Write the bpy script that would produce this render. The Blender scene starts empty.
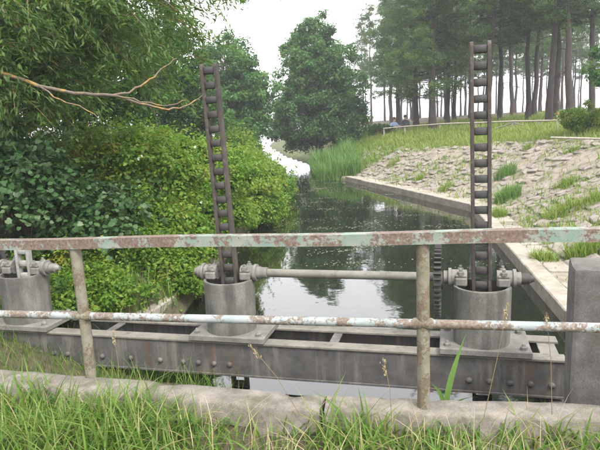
import bpy, bmesh, math, random
import numpy as np
from mathutils import Matrix, Vector, Euler

random.seed(7); RNG = np.random.default_rng(7)
PI = math.pi; R = math.radians
scene = bpy.context.scene
COL = scene.collection

# ------------------------------------------------------------------ camera, sky, sun, exposure
PITCH, ROLL, EYE = 9.7, 2.4, 1.66
cam_d = bpy.data.cameras.new('camera'); cam = bpy.data.objects.new('camera', cam_d); COL.objects.link(cam)
cam_d.lens = 35.0; cam_d.sensor_width = 36.0; cam_d.clip_start = 0.05; cam_d.clip_end = 4000
CAMR = Matrix.Rotation(PI/2-R(PITCH), 4, 'X') @ Matrix.Rotation(-R(ROLL), 4, 'Z')
cam.matrix_world = Matrix.Translation((0, 0, EYE)) @ CAMR
scene.camera = cam

SUN_EL, SUN_AZ = 52, 150         # azimuth clockwise from +Y: behind the right shoulder
world = bpy.data.worlds.new('World'); scene.world = world; world.use_nodes = True
wn = world.node_tree; wn.nodes.clear()
sky = wn.nodes.new('ShaderNodeTexSky'); sky.sky_type = 'NISHITA'; sky.sun_disc = False
sky.sun_elevation = R(SUN_EL); sky.sun_rotation = R(SUN_AZ); sky.dust_density = 6.0; sky.air_density = 1.0; sky.ozone_density = 1.0
hs = wn.nodes.new('ShaderNodeHueSaturation'); hs.inputs['Saturation'].default_value = 0.16; hs.inputs['Value'].default_value = 1.0
mx = wn.nodes.new('ShaderNodeMix'); mx.data_type = 'RGBA'; mx.inputs['Factor'].default_value = 0.55
mx.inputs['B'].default_value = (10.5, 10.4, 10.7, 1)          # even overcast cloud deck over the sky
bg = wn.nodes.new('ShaderNodeBackground'); bg.inputs['Strength'].default_value = 0.13
wo = wn.nodes.new('ShaderNodeOutputWorld')
wn.links.new(sky.outputs[0], hs.inputs['Color']); wn.links.new(hs.outputs[0], mx.inputs['A'])
wn.links.new(mx.outputs['Result'], bg.inputs['Color']); wn.links.new(bg.outputs[0], wo.inputs['Surface'])

sun_d = bpy.data.lights.new('sun', 'SUN'); sun = bpy.data.objects.new('sun', sun_d); COL.objects.link(sun)
sun_d.energy = 1.5; sun_d.angle = R(14); sun_d.color = (1.0, 0.95, 0.86)
sv = Vector((math.sin(R(SUN_AZ))*math.cos(R(SUN_EL)), math.cos(R(SUN_AZ))*math.cos(R(SUN_EL)), math.sin(R(SUN_EL))))
sun.rotation_euler = sv.to_track_quat('Z', 'Y').to_euler(); sun.location = (0, 0, 30)

scene.view_settings.view_transform = 'Standard'; scene.view_settings.look = 'None'
scene.view_settings.exposure = 1.62; scene.view_settings.gamma = 1.0
scene.cycles.use_denoising = True
scene.cycles.max_bounces = 6; scene.cycles.diffuse_bounces = 3; scene.cycles.glossy_bounces = 3
scene.cycles.transmission_bounces = 4; scene.cycles.transparent_max_bounces = 8; scene.cycles.volume_bounces = 0
scene.cycles.caustics_reflective = False; scene.cycles.caustics_refractive = False

# ------------------------------------------------------------------ pixel rays (600 x 450 photograph)
FPX = 600*35.0/36.0
def ray(px, py): return CAMR.to_3x3() @ Vector(((px-300)/FPX, (225-py)/FPX, -1))
def at_z(px, py, z):
    d = ray(px, py); return Vector((0, 0, EYE)) + d*((z-EYE)/d.z)
def at_y(px, py, y):
    d = ray(px, py); return Vector((0, 0, EYE)) + d*(y/d.y)

# ------------------------------------------------------------------ helpers
def tag(o, label=None, cat=None, group=None, kind=None):
    if label: o['label'] = label
    if cat: o['category'] = cat
    if group: o['group'] = group
    if kind: o['kind'] = kind
    return o
def empty(name, loc=(0, 0, 0), rz=0):
    o = bpy.data.objects.new(name, None); COL.objects.link(o); o.location = loc; o.rotation_euler = (0, 0, rz)
    o.empty_display_size = 0.2; return o
def link_mesh(name, me, mat, parent=None):
    o = bpy.data.objects.new(name, me); COL.objects.link(o)
    if mat is not None and not me.materials: me.materials.append(mat)
    if parent is not None: o.parent = parent
    return o
def mk(name, bm, mat, parent=None, smooth=False, ang=40):
    me = bpy.data.meshes.new(name)
    bmesh.ops.recalc_face_normals(bm, faces=bm.faces)
    if smooth:
        for f in bm.faces: f.smooth = True
        for e in bm.edges:
            if len(e.link_faces) == 2 and e.calc_face_angle(0) > R(ang): e.smooth = False
    bm.to_mesh(me); bm.free()
    return link_mesh(name, me, mat, parent)
def box(bm, c, s, rot=None, bevel=0.0, seg=1):
    r = bmesh.ops.create_cube(bm, size=1.0)
    vs = r['verts']
    M = Matrix.Translation(c) @ (rot.to_4x4() if rot else Matrix.Identity(4)) @ Matrix.Diagonal((*s, 1))
    bmesh.ops.transform(bm, matrix=M, verts=vs)
    if bevel > 0:
        es = list({e for v in vs for e in v.link_edges})
        bmesh.ops.bevel(bm, geom=es, offset=bevel, segments=seg, affect='EDGES', profile=0.6)
    return bm
def newbox(c, s, rot=None, bevel=0.0, seg=1): return box(bmesh.new(), c, s, rot, bevel, seg)
def tube(bm, pts, rads, n=8, cap=True):
    pts = [Vector(p) for p in pts]; rings = []
    up = Vector((0.13, 0.31, 0.94)).normalized()
    for i, p in enumerate(pts):
        d = (pts[min(i+1, len(pts)-1)] - pts[max(i-1, 0)]).normalized()
        a = d.cross(up)
        if a.length < 1e-3: a = d.cross(Vector((1, 0, 0)))
        a.normalize(); b = d.cross(a).normalized()
        rings.append([bm.verts.new(p + (a*math.cos(2*PI*k/n) + b*math.sin(2*PI*k/n))*rads[i]) for k in range(n)])
    for i in range(len(rings)-1):
        for k in range(n):
            bm.faces.new((rings[i][k], rings[i][(k+1) % n], rings[i+1][(k+1) % n], rings[i+1][k]))
    if cap:
        bm.faces.new(rings[0][::-1]); bm.faces.new(rings[-1])
    return bm
def newtube(pts, rads, n=8): return tube(bmesh.new(), pts, rads, n)
def lathe(bm, prof, n=32, c=(0, 0, 0)):
    rings = []
    for (r, z) in prof:
        rings.append([bm.verts.new((c[0]+r*math.cos(2*PI*k/n), c[1]+r*math.sin(2*PI*k/n), c[2]+z)) for k in range(n)])
    for i in range(len(rings)-1):
        for k in range(n):
            bm.faces.new((rings[i][k], rings[i][(k+1) % n], rings[i+1][(k+1) % n], rings[i+1][k]))
    bm.faces.new(rings[0][::-1]); bm.faces.new(rings[-1])
    return bm
def subdiv_jitter(bm, cuts, amp, scale=6.0, seed=0):
    bmesh.ops.subdivide_edges(bm, edges=bm.edges[:], cuts=cuts, use_grid_fill=True)
    from mathutils import noise
    for v in bm.verts:
        n = noise.noise_vector(v.co*scale + Vector((seed, 0, 0)))
        v.co += n*amp
    return bm
def np_mesh(name, V, F, mat, parent=None, tint=None, smooth=False):
    """V (n,3), F (m,k) with k constant"""
    me = bpy.data.meshes.new(name)
    V = np.ascontiguousarray(V, dtype=np.float32); F = np.ascontiguousarray(F, dtype=np.int32)
    m, k = F.shape
    me.vertices.add(len(V)); me.vertices.foreach_set('co', V.ravel())
    me.loops.add(m*k); me.loops.foreach_set('vertex_index', F.ravel())
    me.polygons.add(m); me.polygons.foreach_set('loop_start', np.arange(m, dtype=np.int32)*k)
    if smooth: me.polygons.foreach_set('use_smooth', np.ones(m, dtype=bool))
    if tint is not None:
        a = me.attributes.new('tint', 'FLOAT', 'FACE'); a.data.foreach_set('value', np.ascontiguousarray(tint, dtype=np.float32))
    me.update(calc_edges=True); me.validate()
    return link_mesh(name, me, mat, parent)

# ------------------------------------------------------------------ materials
class NT:
    def __init__(s, name):
        s.m = bpy.data.materials.new(name); s.m.use_nodes = True; s.t = s.m.node_tree; s.n = s.t.nodes
        s.b = s.n['Principled BSDF']; s.o = s.n['Material Output']
    def add(s, typ, **kw):
        nd = s.n.new(typ)
        for k, v in kw.items():
            if hasattr(nd, k): setattr(nd, k, v)
        return nd
    def l(s, a, b): s.t.links.new(a, b)
    def coord(s, obj=False):
        c = s.add('ShaderNodeTexCoord') if obj else s.add('ShaderNodeNewGeometry')
        return c.outputs['Object'] if obj else c.outputs['Position']
    def noise(s, vec, scale, detail=4, rough=0.55, stretch=None):
        if stretch:
            mp = s.add('ShaderNodeMapping'); mp.inputs['Scale'].default_value = stretch; s.l(vec, mp.inputs['Vector']); vec = mp.outputs[0]
        n = s.add('ShaderNodeTexNoise'); n.inputs['Scale'].default_value = scale; n.inputs['Detail'].default_value = detail
        n.inputs['Roughness'].default_value = rough; s.l(vec, n.inputs['Vector']); return n.outputs['Fac']
    def ramp(s, fac, stops):
        r = s.add('ShaderNodeValToRGB'); e = r.color_ramp.elements
        while len(e) < len(stops): e.new(0.5)
        for el, (p, c) in zip(e, stops):
            el.position = p; el.color = (*c, 1) if len(c) == 3 else c
        s.l(fac, r.inputs[0]); return r.outputs[0]
    def mix(s, fac, a, b, mode='MIX'):
        x = s.add('ShaderNodeMix'); x.data_type = 'RGBA'; x.blend_type = mode
        for sock, v in (('Factor', fac), ('A', a), ('B', b)):
            i = x.inputs[sock] if sock != 'Factor' else x.inputs[0]
            if sock == 'A': i = x.inputs[6]
            if sock == 'B': i = x.inputs[7]
            if hasattr(v, 'is_output'): s.l(v, i)
            elif isinstance(v, (int, float)): i.default_value = v
            else: i.default_value = (*v, 1)
        return x.outputs[2]
    def bump(s, h, strength=0.3, dist=0.01):
        b = s.add('ShaderNodeBump'); b.inputs['Strength'].default_value = strength; b.inputs['Distance'].default_value = dist
        s.l(h, b.inputs['Height']); s.l(b.outputs[0], s.b.inputs['Normal']); return b
    def base(s, c): s.l(c, s.b.inputs['Base Color']) if hasattr(c, 'is_output') else setattr(s.b.inputs['Base Color'], 'default_value', (*c, 1))
    def rough(s, v): s.b.inputs['Roughness'].default_value = v
def g3(v): return (v, v, v)

def mat_concrete(name, dark, light, moss=(0.10, 0.11, 0.05), mossamt=0.5, sc=1.0, rough=0.9, streak=False):
    t = NT(name); v = t.coord(obj=False)
    c = t.ramp(t.noise(v, 5*sc, 8, 0.65), [(0.3, dark), (0.7, light)])
    sp = t.ramp(t.noise(v, 90*sc, 3), [(0.38, g3(0.45)), (0.58, g3(1.0))])
    c = t.mix(0.45, c, sp, 'MULTIPLY')
    if streak:
        stn = t.ramp(t.noise(v, 9, 4, 0.6, stretch=(1, 1, 0.12)), [(0.40, g3(0.38)), (0.62, g3(1.0))])
        c = t.mix(0.8, c, stn, 'MULTIPLY')
    mf = t.ramp(t.noise(v, 2.6*sc, 6, 0.7), [(0.50, g3(0)), (0.68, g3(mossamt))])
    c = t.mix(mf, c, moss)
    t.base(c); t.rough(rough)
    t.bump(t.noise(v, 60*sc, 6, 0.7), 0.5, 0.006); return t.m
def mat_paint(name, paint, paint2, rust1, rust2, cover=0.5, sc=1.0):
    t = NT(name); v = t.coord()
    pc = t.mix(t.ramp(t.noise(v, 7*sc, 5), [(0.4, g3(0)), (0.62, g3(1))]), paint, paint2)
    rc = t.mix(t.ramp(t.noise(v, 40*sc, 5), [(0.35, g3(0)), (0.65, g3(1))]), rust1, rust2)
    big = t.noise(v, 3.2*sc, 3); fine = t.noise(v, 26*sc, 8, 0.75)
    s_ = t.add('ShaderNodeMath', operation='ADD'); t.l(big, s_.inputs[0]); t.l(fine, s_.inputs[1])
    f = t.ramp(s_.outputs[0], [(cover-0.02+0.5, g3(0)), (cover+0.06+0.5, g3(1))])
    t.base(t.mix(f, pc, rc)); t.rough(0.75); t.bump(s_.outputs[0], 0.4, 0.004); return t.m
def mat_metal(name, a, b, c2, sc=1.0, rough=0.7, streak=False):
    t = NT(name); v = t.coord()
    c = t.ramp(t.noise(v, 6*sc, 7, 0.7), [(0.32, a), (0.66, b)])
    f = t.ramp(t.noise(v, 14*sc, 6, 0.7), [(0.55, g3(0)), (0.68, g3(0.8))])
    c = t.mix(f, c, c2)
    if streak:                                               # run-off streaks of lime and rust
        c = t.mix(t.ramp(t.noise(v, 10, 5, 0.65, stretch=(1, 1, 0.10)), [(0.50, g3(0)), (0.70, g3(0.75))]), c, (0.17, 0.155, 0.13))
        c = t.mix(t.ramp(t.noise(v, 13, 5, 0.65, stretch=(1.1, 1, 0.14)), [(0.54, g3(0)), (0.70, g3(0.7))]), c, (0.085, 0.048, 0.03))
    t.base(c); t.rough(rough); t.bump(t.noise(v, 70*sc, 5, 0.7), 0.35, 0.004); return t.m
def mat_leaf(name, cols, trans=0.35, rough=0.55, back=1.5):
    """leaf colour per leaf from the tint attribute; some light comes through the leaf"""
    t = NT(name); a = t.add('ShaderNodeAttribute'); a.attribute_name = 'tint'
    n = len(cols); c = t.ramp(a.outputs['Fac'], [(i/(n-1), cl) for i, cl in enumerate(cols)])
    t.base(c); t.rough(rough); t.b.inputs['Specular IOR Level'].default_value = 0.2
    tr = t.add('ShaderNodeBsdfTranslucent')
    t.l(t.mix(1.0, c, (back*1.0, back*1.05, back*0.55), 'MULTIPLY'), tr.inputs['Color'])
    ms = t.add('ShaderNodeMixShader'); ms.inputs[0].default_value = trans
    t.l(t.b.outputs[0], ms.inputs[1]); t.l(tr.outputs[0], ms.inputs[2]); t.l(ms.outputs[0], t.o.inputs['Surface']); return t.m
def mat_bark(name, a, b, lichen=None, sc=1.0):
    t = NT(name); v = t.coord()
    h = t.noise(v, 14*sc, 6, 0.65, stretch=(1, 1, 0.25))
    c = t.ramp(h, [(0.3, a), (0.7, b)])
    if lichen: c = t.mix(t.ramp(t.noise(v, 7*sc, 5, 0.7), [(0.48, g3(0)), (0.6, g3(0.9))]), c, lichen)
    t.base(c); t.rough(0.95); t.bump(h, 0.8, 0.02); return t.m

M = {}
M['kerb'] = mat_concrete('kerb_concrete', (0.085, 0.076, 0.062), (0.225, 0.203, 0.175), (0.06, 0.058, 0.03), 0.9, 1.4)
M['pillar'] = mat_concrete('pillar_concrete', (0.06, 0.057, 0.053), (0.14, 0.133, 0.125), (0.07, 0.07, 0.045), 0.6, 1.3)
M['edging'] = mat_concrete('edging_concrete', (0.19, 0.165, 0.135), (0.34, 0.31, 0.26), (0.11, 0.115, 0.055), 0.6)
M['pedestal'] = mat_concrete('pedestal_cement', (0.085, 0.083, 0.072), (0.175, 0.171, 0.152), (0.10, 0.10, 0.07), 0.5, 1.2, streak=True)
M['plate'] = mat_concrete('base_plate_cement', (0.09, 0.086, 0.078), (0.18, 0.174, 0.158), (0.09, 0.085, 0.06), 0.5, 1.5)
M['dark_concrete'] = mat_concrete('abutment_concrete', (0.05, 0.05, 0.045), (0.12, 0.115, 0.10), (0.04, 0.05, 0.02), 0.7)  # abutment: a darker grey than the other concretes
M['top_rail'] = mat_paint('green_peeling_paint', (0.125, 0.185, 0.150), (0.185, 0.20, 0.17), (0.082, 0.05, 0.038), (0.145, 0.11, 0.088), 0.485, 1.5)
M['low_rail'] = mat_paint('white_peeling_paint', (0.25, 0.262, 0.262), (0.185, 0.22, 0.22), (0.09, 0.062, 0.042), (0.16, 0.135, 0.11), 0.505, 1.6)
M['post'] = mat_paint('cream_peeling_paint', (0.165, 0.152, 0.115), (0.125, 0.118, 0.082), (0.075, 0.055, 0.034), (0.12, 0.10, 0.066), 0.515, 2.2)
M['girder'] = mat_metal('girder_steel', (0.035, 0.035, 0.035), (0.085, 0.082, 0.078), (0.07, 0.048, 0.035), streak=True)
M['flange'] = mat_metal('girder_top_beige', (0.085, 0.079, 0.064), (0.17, 0.158, 0.132), (0.06, 0.05, 0.038))  # top flanges in a paler, beiger tone than the webs
M['iron'] = mat_metal('cast_iron_grey', (0.07, 0.068, 0.062), (0.16, 0.155, 0.14), (0.10, 0.088, 0.055), 1.5)
M['gear'] = mat_metal('gear_iron', (0.012, 0.012, 0.012), (0.035, 0.033, 0.031), (0.04, 0.027, 0.019), 1.5)
M['shaft'] = mat_metal('shaft_steel', (0.085, 0.083, 0.069), (0.15, 0.145, 0.12), (0.07, 0.058, 0.04), 0.8)
M['rack'] = mat_metal('rack_rust', (0.016, 0.013, 0.011), (0.05, 0.038, 0.03), (0.10, 0.09, 0.078), 0.9, 0.8)
M['rack_grey'] = mat_metal('rack_grey', (0.16, 0.157, 0.148), (0.26, 0.256, 0.24), (0.12, 0.10, 0.08), 1.2)
M['stone'] = mat_concrete('pitching_stone', (0.145, 0.122, 0.105), (0.285, 0.248, 0.22), (0.10, 0.10, 0.042), 0.8, 1.0)
M['wood'] = mat_bark('weathered_wood', (0.22, 0.19, 0.155), (0.38, 0.34, 0.285))
M['pine_bark'] = mat_bark('pine_bark', (0.016, 0.012, 0.010), (0.05, 0.037, 0.031))
M['bark'] = mat_bark('tree_bark', (0.04, 0.034, 0.028), (0.10, 0.085, 0.07))
M['willow_bark'] = mat_bark('lichen_bark', (0.06, 0.05, 0.04), (0.13, 0.105, 0.08), (0.26, 0.15, 0.035))
M['stem'] = mat_bark('green_stem', (0.06, 0.06, 0.03), (0.12, 0.11, 0.05))
M['bush_leaf'] = mat_leaf('bramble_leaf', [(0.028, 0.068, 0.008), (0.07, 0.15, 0.016), (0.10, 0.185, 0.022), (0.135, 0.21, 0.03), (0.20, 0.21, 0.035)], 0.4)
M['broad_leaf'] = mat_leaf('dark_broad_leaf', [(0.014, 0.040, 0.012), (0.028, 0.070, 0.020), (0.045, 0.092, 0.034), (0.085, 0.13, 0.06)], 0.25, 0.38)
M['under_leaf'] = mat_leaf('shade_leaf', [(0.018, 0.045, 0.007), (0.045, 0.10, 0.012), (0.095, 0.15, 0.017), (0.19, 0.17, 0.02)], 0.35)
M['willow_leaf'] = mat_leaf('willow_leaf', [(0.026, 0.062, 0.014), (0.058, 0.115, 0.026), (0.085, 0.145, 0.042), (0.15, 0.19, 0.085)], 0.45, 0.4)
M['tree_leaf'] = mat_leaf('tree_leaf', [(0.020, 0.062, 0.017), (0.044, 0.115, 0.032), (0.072, 0.16, 0.046), (0.11, 0.195, 0.058)], 0.42)
M['dark_leaf'] = mat_leaf('woodland_leaf', [(0.013, 0.042, 0.007), (0.027, 0.077, 0.012), (0.044, 0.108, 0.017), (0.07, 0.13, 0.022)], 0.42)
M['needle'] = mat_leaf('pine_needle', [(0.022, 0.055, 0.018), (0.042, 0.09, 0.025), (0.066, 0.12, 0.034), (0.10, 0.145, 0.045)], 0.42)
M['grass'] = mat_leaf('grass_blade', [(0.038, 0.09, 0.012), (0.068, 0.14, 0.02), (0.10, 0.175, 0.03), (0.15, 0.185, 0.05), (0.28, 0.24, 0.12)], 0.35, 0.5)
M['bank_grass'] = mat_leaf('bank_grass_blade', [(0.07, 0.135, 0.018), (0.11, 0.19, 0.026), (0.15, 0.215, 0.04), (0.20, 0.225, 0.065), (0.31, 0.27, 0.13)], 0.35, 0.5)
M['reed'] = mat_leaf('reed_blade', [(0.06, 0.13, 0.03), (0.10, 0.19, 0.05), (0.14, 0.23, 0.07)], 0.35, 0.5)
M['straw'] = mat_leaf('dry_straw', [(0.22, 0.17, 0.09), (0.34, 0.28, 0.17), (0.42, 0.36, 0.24)], 0.3)
M['petal'] = mat_leaf('white_petal', [(0.75, 0.76, 0.74), (0.82, 0.82, 0.82)], 0.3)
M['weed'] = mat_leaf('pond_weed', [(0.10, 0.11, 0.06), (0.16, 0.17, 0.10), (0.26, 0.26, 0.20)], 0.1)

def mat_ground():
    t = NT('ground_soil'); v = t.coord()
    a = t.add('ShaderNodeAttribute'); a.attribute_name = 'sand'
    gcol = t.ramp(t.noise(v, 3.5, 8, 0.7), [(0.3, (0.03, 0.042, 0.010)), (0.5, (0.062, 0.075, 0.022)), (0.7, (0.13, 0.115, 0.052))])
    scol = t.ramp(t.noise(v, 5.0, 8, 0.7), [(0.3, (0.125, 0.105, 0.075)), (0.62, (0.26, 0.222, 0.182))])
    n = t.noise(v, 2.0, 6, 0.7)
    ad = t.add('ShaderNodeMath', operation='ADD'); t.l(a.outputs['Fac'], ad.inputs[0]); t.l(n, ad.inputs[1])
    f = t.ramp(ad.outputs[0], [(0.86, g3(0)), (1.0, g3(1))])
    ln = t.add('ShaderNodeAttribute'); ln.attribute_name = 'litter'
    lit = t.ramp(t.noise(v, 12, 6, 0.7), [(0.3, (0.028, 0.024, 0.013)), (0.7, (0.085, 0.068, 0.042))])
    c = t.mix(f, gcol, scol); c = t.mix(ln.outputs['Fac'], c, lit)
    t.base(c); t.rough(1.0); t.bump(t.noise(v, 25, 6, 0.7), 0.7, 0.03); return t.m
M['ground'] = mat_ground()
def mat_water():
    t = NT('canal_water'); v = t.coord()
    t.base((0.009, 0.011, 0.007)); t.rough(0.035); t.b.inputs['IOR'].default_value = 1.9
    n1 = t.noise(v, 1.3, 3, 0.5, stretch=(1.0, 0.55, 1)); n2 = t.noise(v, 6.0, 2, 0.5)
    ad = t.add('ShaderNodeMath', operation='MULTIPLY_ADD'); t.l(n2, ad.inputs[0]); ad.inputs[1].default_value = 0.22; t.l(n1, ad.inputs[2])
    t.bump(ad.outputs[0], 0.16, 0.03); return t.m
M['water'] = mat_water()

# ------------------------------------------------------------------ terrain
WATER_Z = -0.72
RIGHT = [(2.0, 3.2), (2.5, 4.2), (2.96, 6.33), (4.41, 14.9), (1.96, 24.4), (1.0, 29), (0.9, 36), (-0.8, 46), (-3.3, 70), (-3.6, 100)]
LEFT = [(-8.5, 100), (-5.9, 70), (-3.4, 46), (-2.1, 36), (-1.25, 26), (-0.75, 18.5), (-1.35, 12.5), (-1.62, 7.2), (-2.0, 6.05), (-1.5, 5.25), (-0.55, 4.85), (-0.45, 3.4)]
POLY = np.array(RIGHT + LEFT)
def seg_dist(x, y, line):
    best = np.full(x.shape, 1e9); ys = np.zeros(x.shape)
    for (ax, ay), (bx, by) in zip(line[:-1], line[1:]):
        dx, dy = bx-ax, by-ay
        t = np.clip(((x-ax)*dx + (y-ay)*dy)/(dx*dx+dy*dy), 0, 1)
        d = np.hypot(x-ax-t*dx, y-ay-t*dy); m = d < best
        best = np.where(m, d, best); ys = np.where(m, ay+t*dy, ys)
    return best, ys
def inside(x, y):
    r = np.zeros(x.shape, bool); n = len(POLY)
    for i in range(n):
        ax, ay = POLY[i]; bx, by = POLY[(i+1) % n]
        c = ((ay > y) != (by > y)) & (x < (bx-ax)*(y-ay)/((by-ay) if by != ay else 1e-9) + ax)
        r ^= c
    return r
def vnoise(x, y, s):
    return (np.sin(x*1.7*s+1.3*np.sin(y*0.9*s))+np.sin(y*2.1*s+1.1*np.sin(x*1.2*s+2))+np.sin((x+y)*1.3*s+0.7))/3
KERB_FAR = [(-12, 6.6), (-2.24, 4.05), (-0.04, 3.44), (1.7, 3.15), (8, 2.4)]
def kerb_y(x): return np.interp(x, [p[0] for p in KERB_FAR], [p[1] for p in KERB_FAR])
BERM = 0.62
def height(x, y):
    x = np.asarray(x, float); y = np.asarray(y, float)
    dR, yR = seg_dist(x, y, RIGHT); dL, yL = seg_dist(x, y, LEFT)
    w = np.interp(yR, [3, 6, 15, 24, 30], [3.0, 3.6, 3.6, 2.2, 2.6]); zc = np.interp(yR, [3, 6, 15, 24, 30, 45], [0.9, 1.0, 1.0, 0.5, 0.68, 0.8])
    t = np.clip((dR-BERM)/w, 0, 1); t = 0.75*t+0.25*t*t*(3-2*t)
    b = np.maximum(dR-BERM-w, 0)
    zr = -0.58 + (zc+0.58)*t + 1.0*(1-np.exp(-b/5.0))*np.interp(yR, [0, 8, 20], [0.3, 0.45, 1.0]) + 0.5*(1-np.exp(-np.maximum(b-8, 0)/20))
    zr = zr + 0.05*vnoise(x, y, 1.1)*t
    k = np.interp(yL, [3, 5.5, 7.5, 12, 30], [0.14, 0.22, 0.8, 1.0, 0.8])
    zl = np.interp(yL, [3, 5.3, 6.2], [-0.70, -0.68, -0.52]) + 1.35*k*(1-np.exp(-dL/1.7)) + 0.06*vnoise(x, y, 1.3)
    z = np.where(dR < dL, zr, zl)
    ins = inside(x, y); dmin = np.minimum(dR, dL)
    z = np.where(ins, -0.62-np.minimum(dmin*2.5, 1.0), z)
    z = np.where((dR < dL) & (yR > 4.2) & (yR < 24.3) & (ins | (dR < 0.10)), np.minimum(z, -1.1), z)
    far = np.clip((y-92)/20, 0, 1); z = z*(1-far) + (-2.2)*far
    lake = np.clip((-x-40)/20, 0, 1)*np.clip((y-40)/20, 0, 1); z = z*(1-lake) + (-2.2)*lake
    ky = kerb_y(x)-0.13
    near = -0.13 + 0.03*vnoise(x, y, 2.3) - 0.0*x
    z = np.where(y < ky, near, z)
    return z
def axis(lo, hi, step, a, b, g=1.22):
    c = list(np.arange(a, b, step)); s = step; v = b
    while v < hi: c.append(v); s *= g; v += s
    c.append(hi); s = step; v = a-step
    pre = []
    while v > lo: pre.append(v); s *= g; v -= s
    pre.append(lo); return np.array(pre[::-1]+c)
gx = axis(-900, 900, 0.17, -9, 14); gy = axis(-60, 1200, 0.17, 1, 32)
X, Y = np.meshgrid(gx, gy); Z = height(X, Y)
nx, ny = len(gx), len(gy)
idx = np.arange(nx*ny).reshape(ny, nx)
F = np.stack([idx[:-1, :-1], idx[:-1, 1:], idx[1:, 1:], idx[1:, :-1]], -1).reshape(-1, 4)
ground = np_mesh('ground', np.stack([X, Y, Z], -1).reshape(-1, 3), F, M['ground'], smooth=True)
tag(ground, 'sandy and grassy ground of the canal banks and woodland floor', 'ground', kind='structure')
dR, yR = seg_dist(X, Y, RIGHT); dL, yL = seg_dist(X, Y, LEFT)
wv = np.interp(yR, [3, 6, 15, 24, 30], [3.0, 3.6, 3.6, 2.2, 2.6])
sand = np.where((dR < dL) & (dR < BERM+wv*1.02) & (yR < 28), 0.5, 0.12)
sand = np.where(inside(X, Y), 0.2, sand)
bb = np.maximum(dR-BERM-wv, 0)
lit = np.where((dR < dL) & (yR > 12), np.clip((bb-4.5)/2.5, 0, 0.85), 0.0)
lit = np.maximum(lit, np.where((dL < dR), 0.8, 0))
for nm, arr in (('sand', sand), ('litter', lit)):
    at = ground.data.attributes.new(nm, 'FLOAT', 'POINT'); at.data.foreach_set('value', arr.astype(np.float32).ravel())
def hz(x, y): return float(height(np.array([x]), np.array([y]))[0])

bm = bmesh.new(); s = 1.0
wv_ = [bm.verts.new(p) for p in ((-880, -50, WATER_Z), (880, -50, WATER_Z), (880, 1190, WATER_Z), (-880, 1190, WATER_Z))]
bm.faces.new(wv_)
tag(mk('canal_water', bm, M['water']), 'still dark canal water reflecting the white sky and trees', 'water', kind='structure')

# ------------------------------------------------------------------ stones of the right bank (parts of the ground)
def stone_mesh(i):
    rr = random.Random(100+i); bm = bmesh.new(); bmesh.ops.create_cube(bm, size=1.0)
    for v in bm.verts:
        v.co.x += rr.uniform(-0.13, 0.13); v.co.y += rr.uniform(-0.13, 0.13); v.co.z += rr.uniform(-0.1, 0.1)
    bmesh.ops.bevel(bm, geom=bm.edges[:], offset=0.11, segments=1, affect='EDGES')
    me = bpy.data.meshes.new('stone'); bm.to_mesh(me); bm.free(); me.materials.append(M['stone']); return me
SM = [stone_mesh(i) for i in range(8)]
line = [Vector(p) for p in RIGHT[1:6]]
stat = []                                                    # stations along the right edge
for a, b in zip(line[:-1], line[1:]):
    L = (b-a).length; n = int(L/0.33)
    for i in range(n):
        t = i/n; p = a.lerp(b, t); d = (b-a).normalized(); stat.append((p, Vector((d.y, -d.x))))
stones = []
for i, (p, nrm) in enumerate(stat):
    for j in range(18):
        dd = BERM+0.10+j*0.215+random.uniform(-0.05, 0.05)
        q = p+nrm*dd + Vector((-nrm.y, nrm.x))*(0.16*(j % 2)+random.uniform(-0.08, 0.08))
        dr, yr = seg_dist(np.array([q.x]), np.array([q.y]), RIGHT)
        if abs(dr[0]-dd) > 0.2: continue
        wq = np.interp(yr[0], [3, 6, 15, 24, 30], [3.0, 3.6, 3.6, 2.2, 2.6])
        if dd > BERM+wq*0.98: continue
        nz = vnoise(np.array([q.x]), np.array([q.y]), 0.9)[0]
        if random.random() < 0.16+0.5*max(0, nz)+0.25*(q.y < 8): continue
        stones.append((q.x, q.y, math.atan2(nrm.y, nrm.x)))
def stone_matrix(x, y, az):
    e = 0.1; z = hz(x, y)
    nx_ = Vector((-(hz(x+e, y)-hz(x-e, y))/(2*e), -(hz(x, y+e)-hz(x, y-e))/(2*e), 1)).normalized()
    ux = Vector((math.cos(az), math.sin(az), 0)); uy = nx_.cross(ux).normalized(); ux = uy.cross(nx_)
    Rm = Matrix((ux, uy, nx_)).transposed().to_4x4()
    sx, sy, sz = random.uniform(0.15, 0.25), random.uniform(0.22, 0.38), random.uniform(0.06, 0.13)
    return Matrix.Translation((x, y, z+random.uniform(-0.045, 0.012))) @ Rm @ Euler((random.gauss(0, 0.09), random.gauss(0, 0.12), random.gauss(0, 0.22))).to_matrix().to_4x4() @ Matrix.Diagonal((sx, sy, sz, 1))
stones.sort(key=lambda s: s[1])
rest = bmesh.new(); cnt = 0
for (x, y, az) in stones:
    Mx = stone_matrix(x, y, az); me = random.choice(SM)
    q = CAMR.to_3x3().transposed() @ (Mx.translation-Vector((0, 0, EYE)))
    vis = abs(q.x/-q.z) < 0.54
    if cnt < 300 and vis:
        o = link_mesh('stone', me, None, ground); o.matrix_world = Mx; cnt += 1
    elif y > 6:
        k = len(rest.verts); rest.from_mesh(me); rest.verts.ensure_lookup_table()
        bmesh.ops.transform(rest, matrix=Mx, verts=rest.verts[k:])
tag(mk('stone_pitching', rest, M['stone'], ground), kind='stuff')
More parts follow.
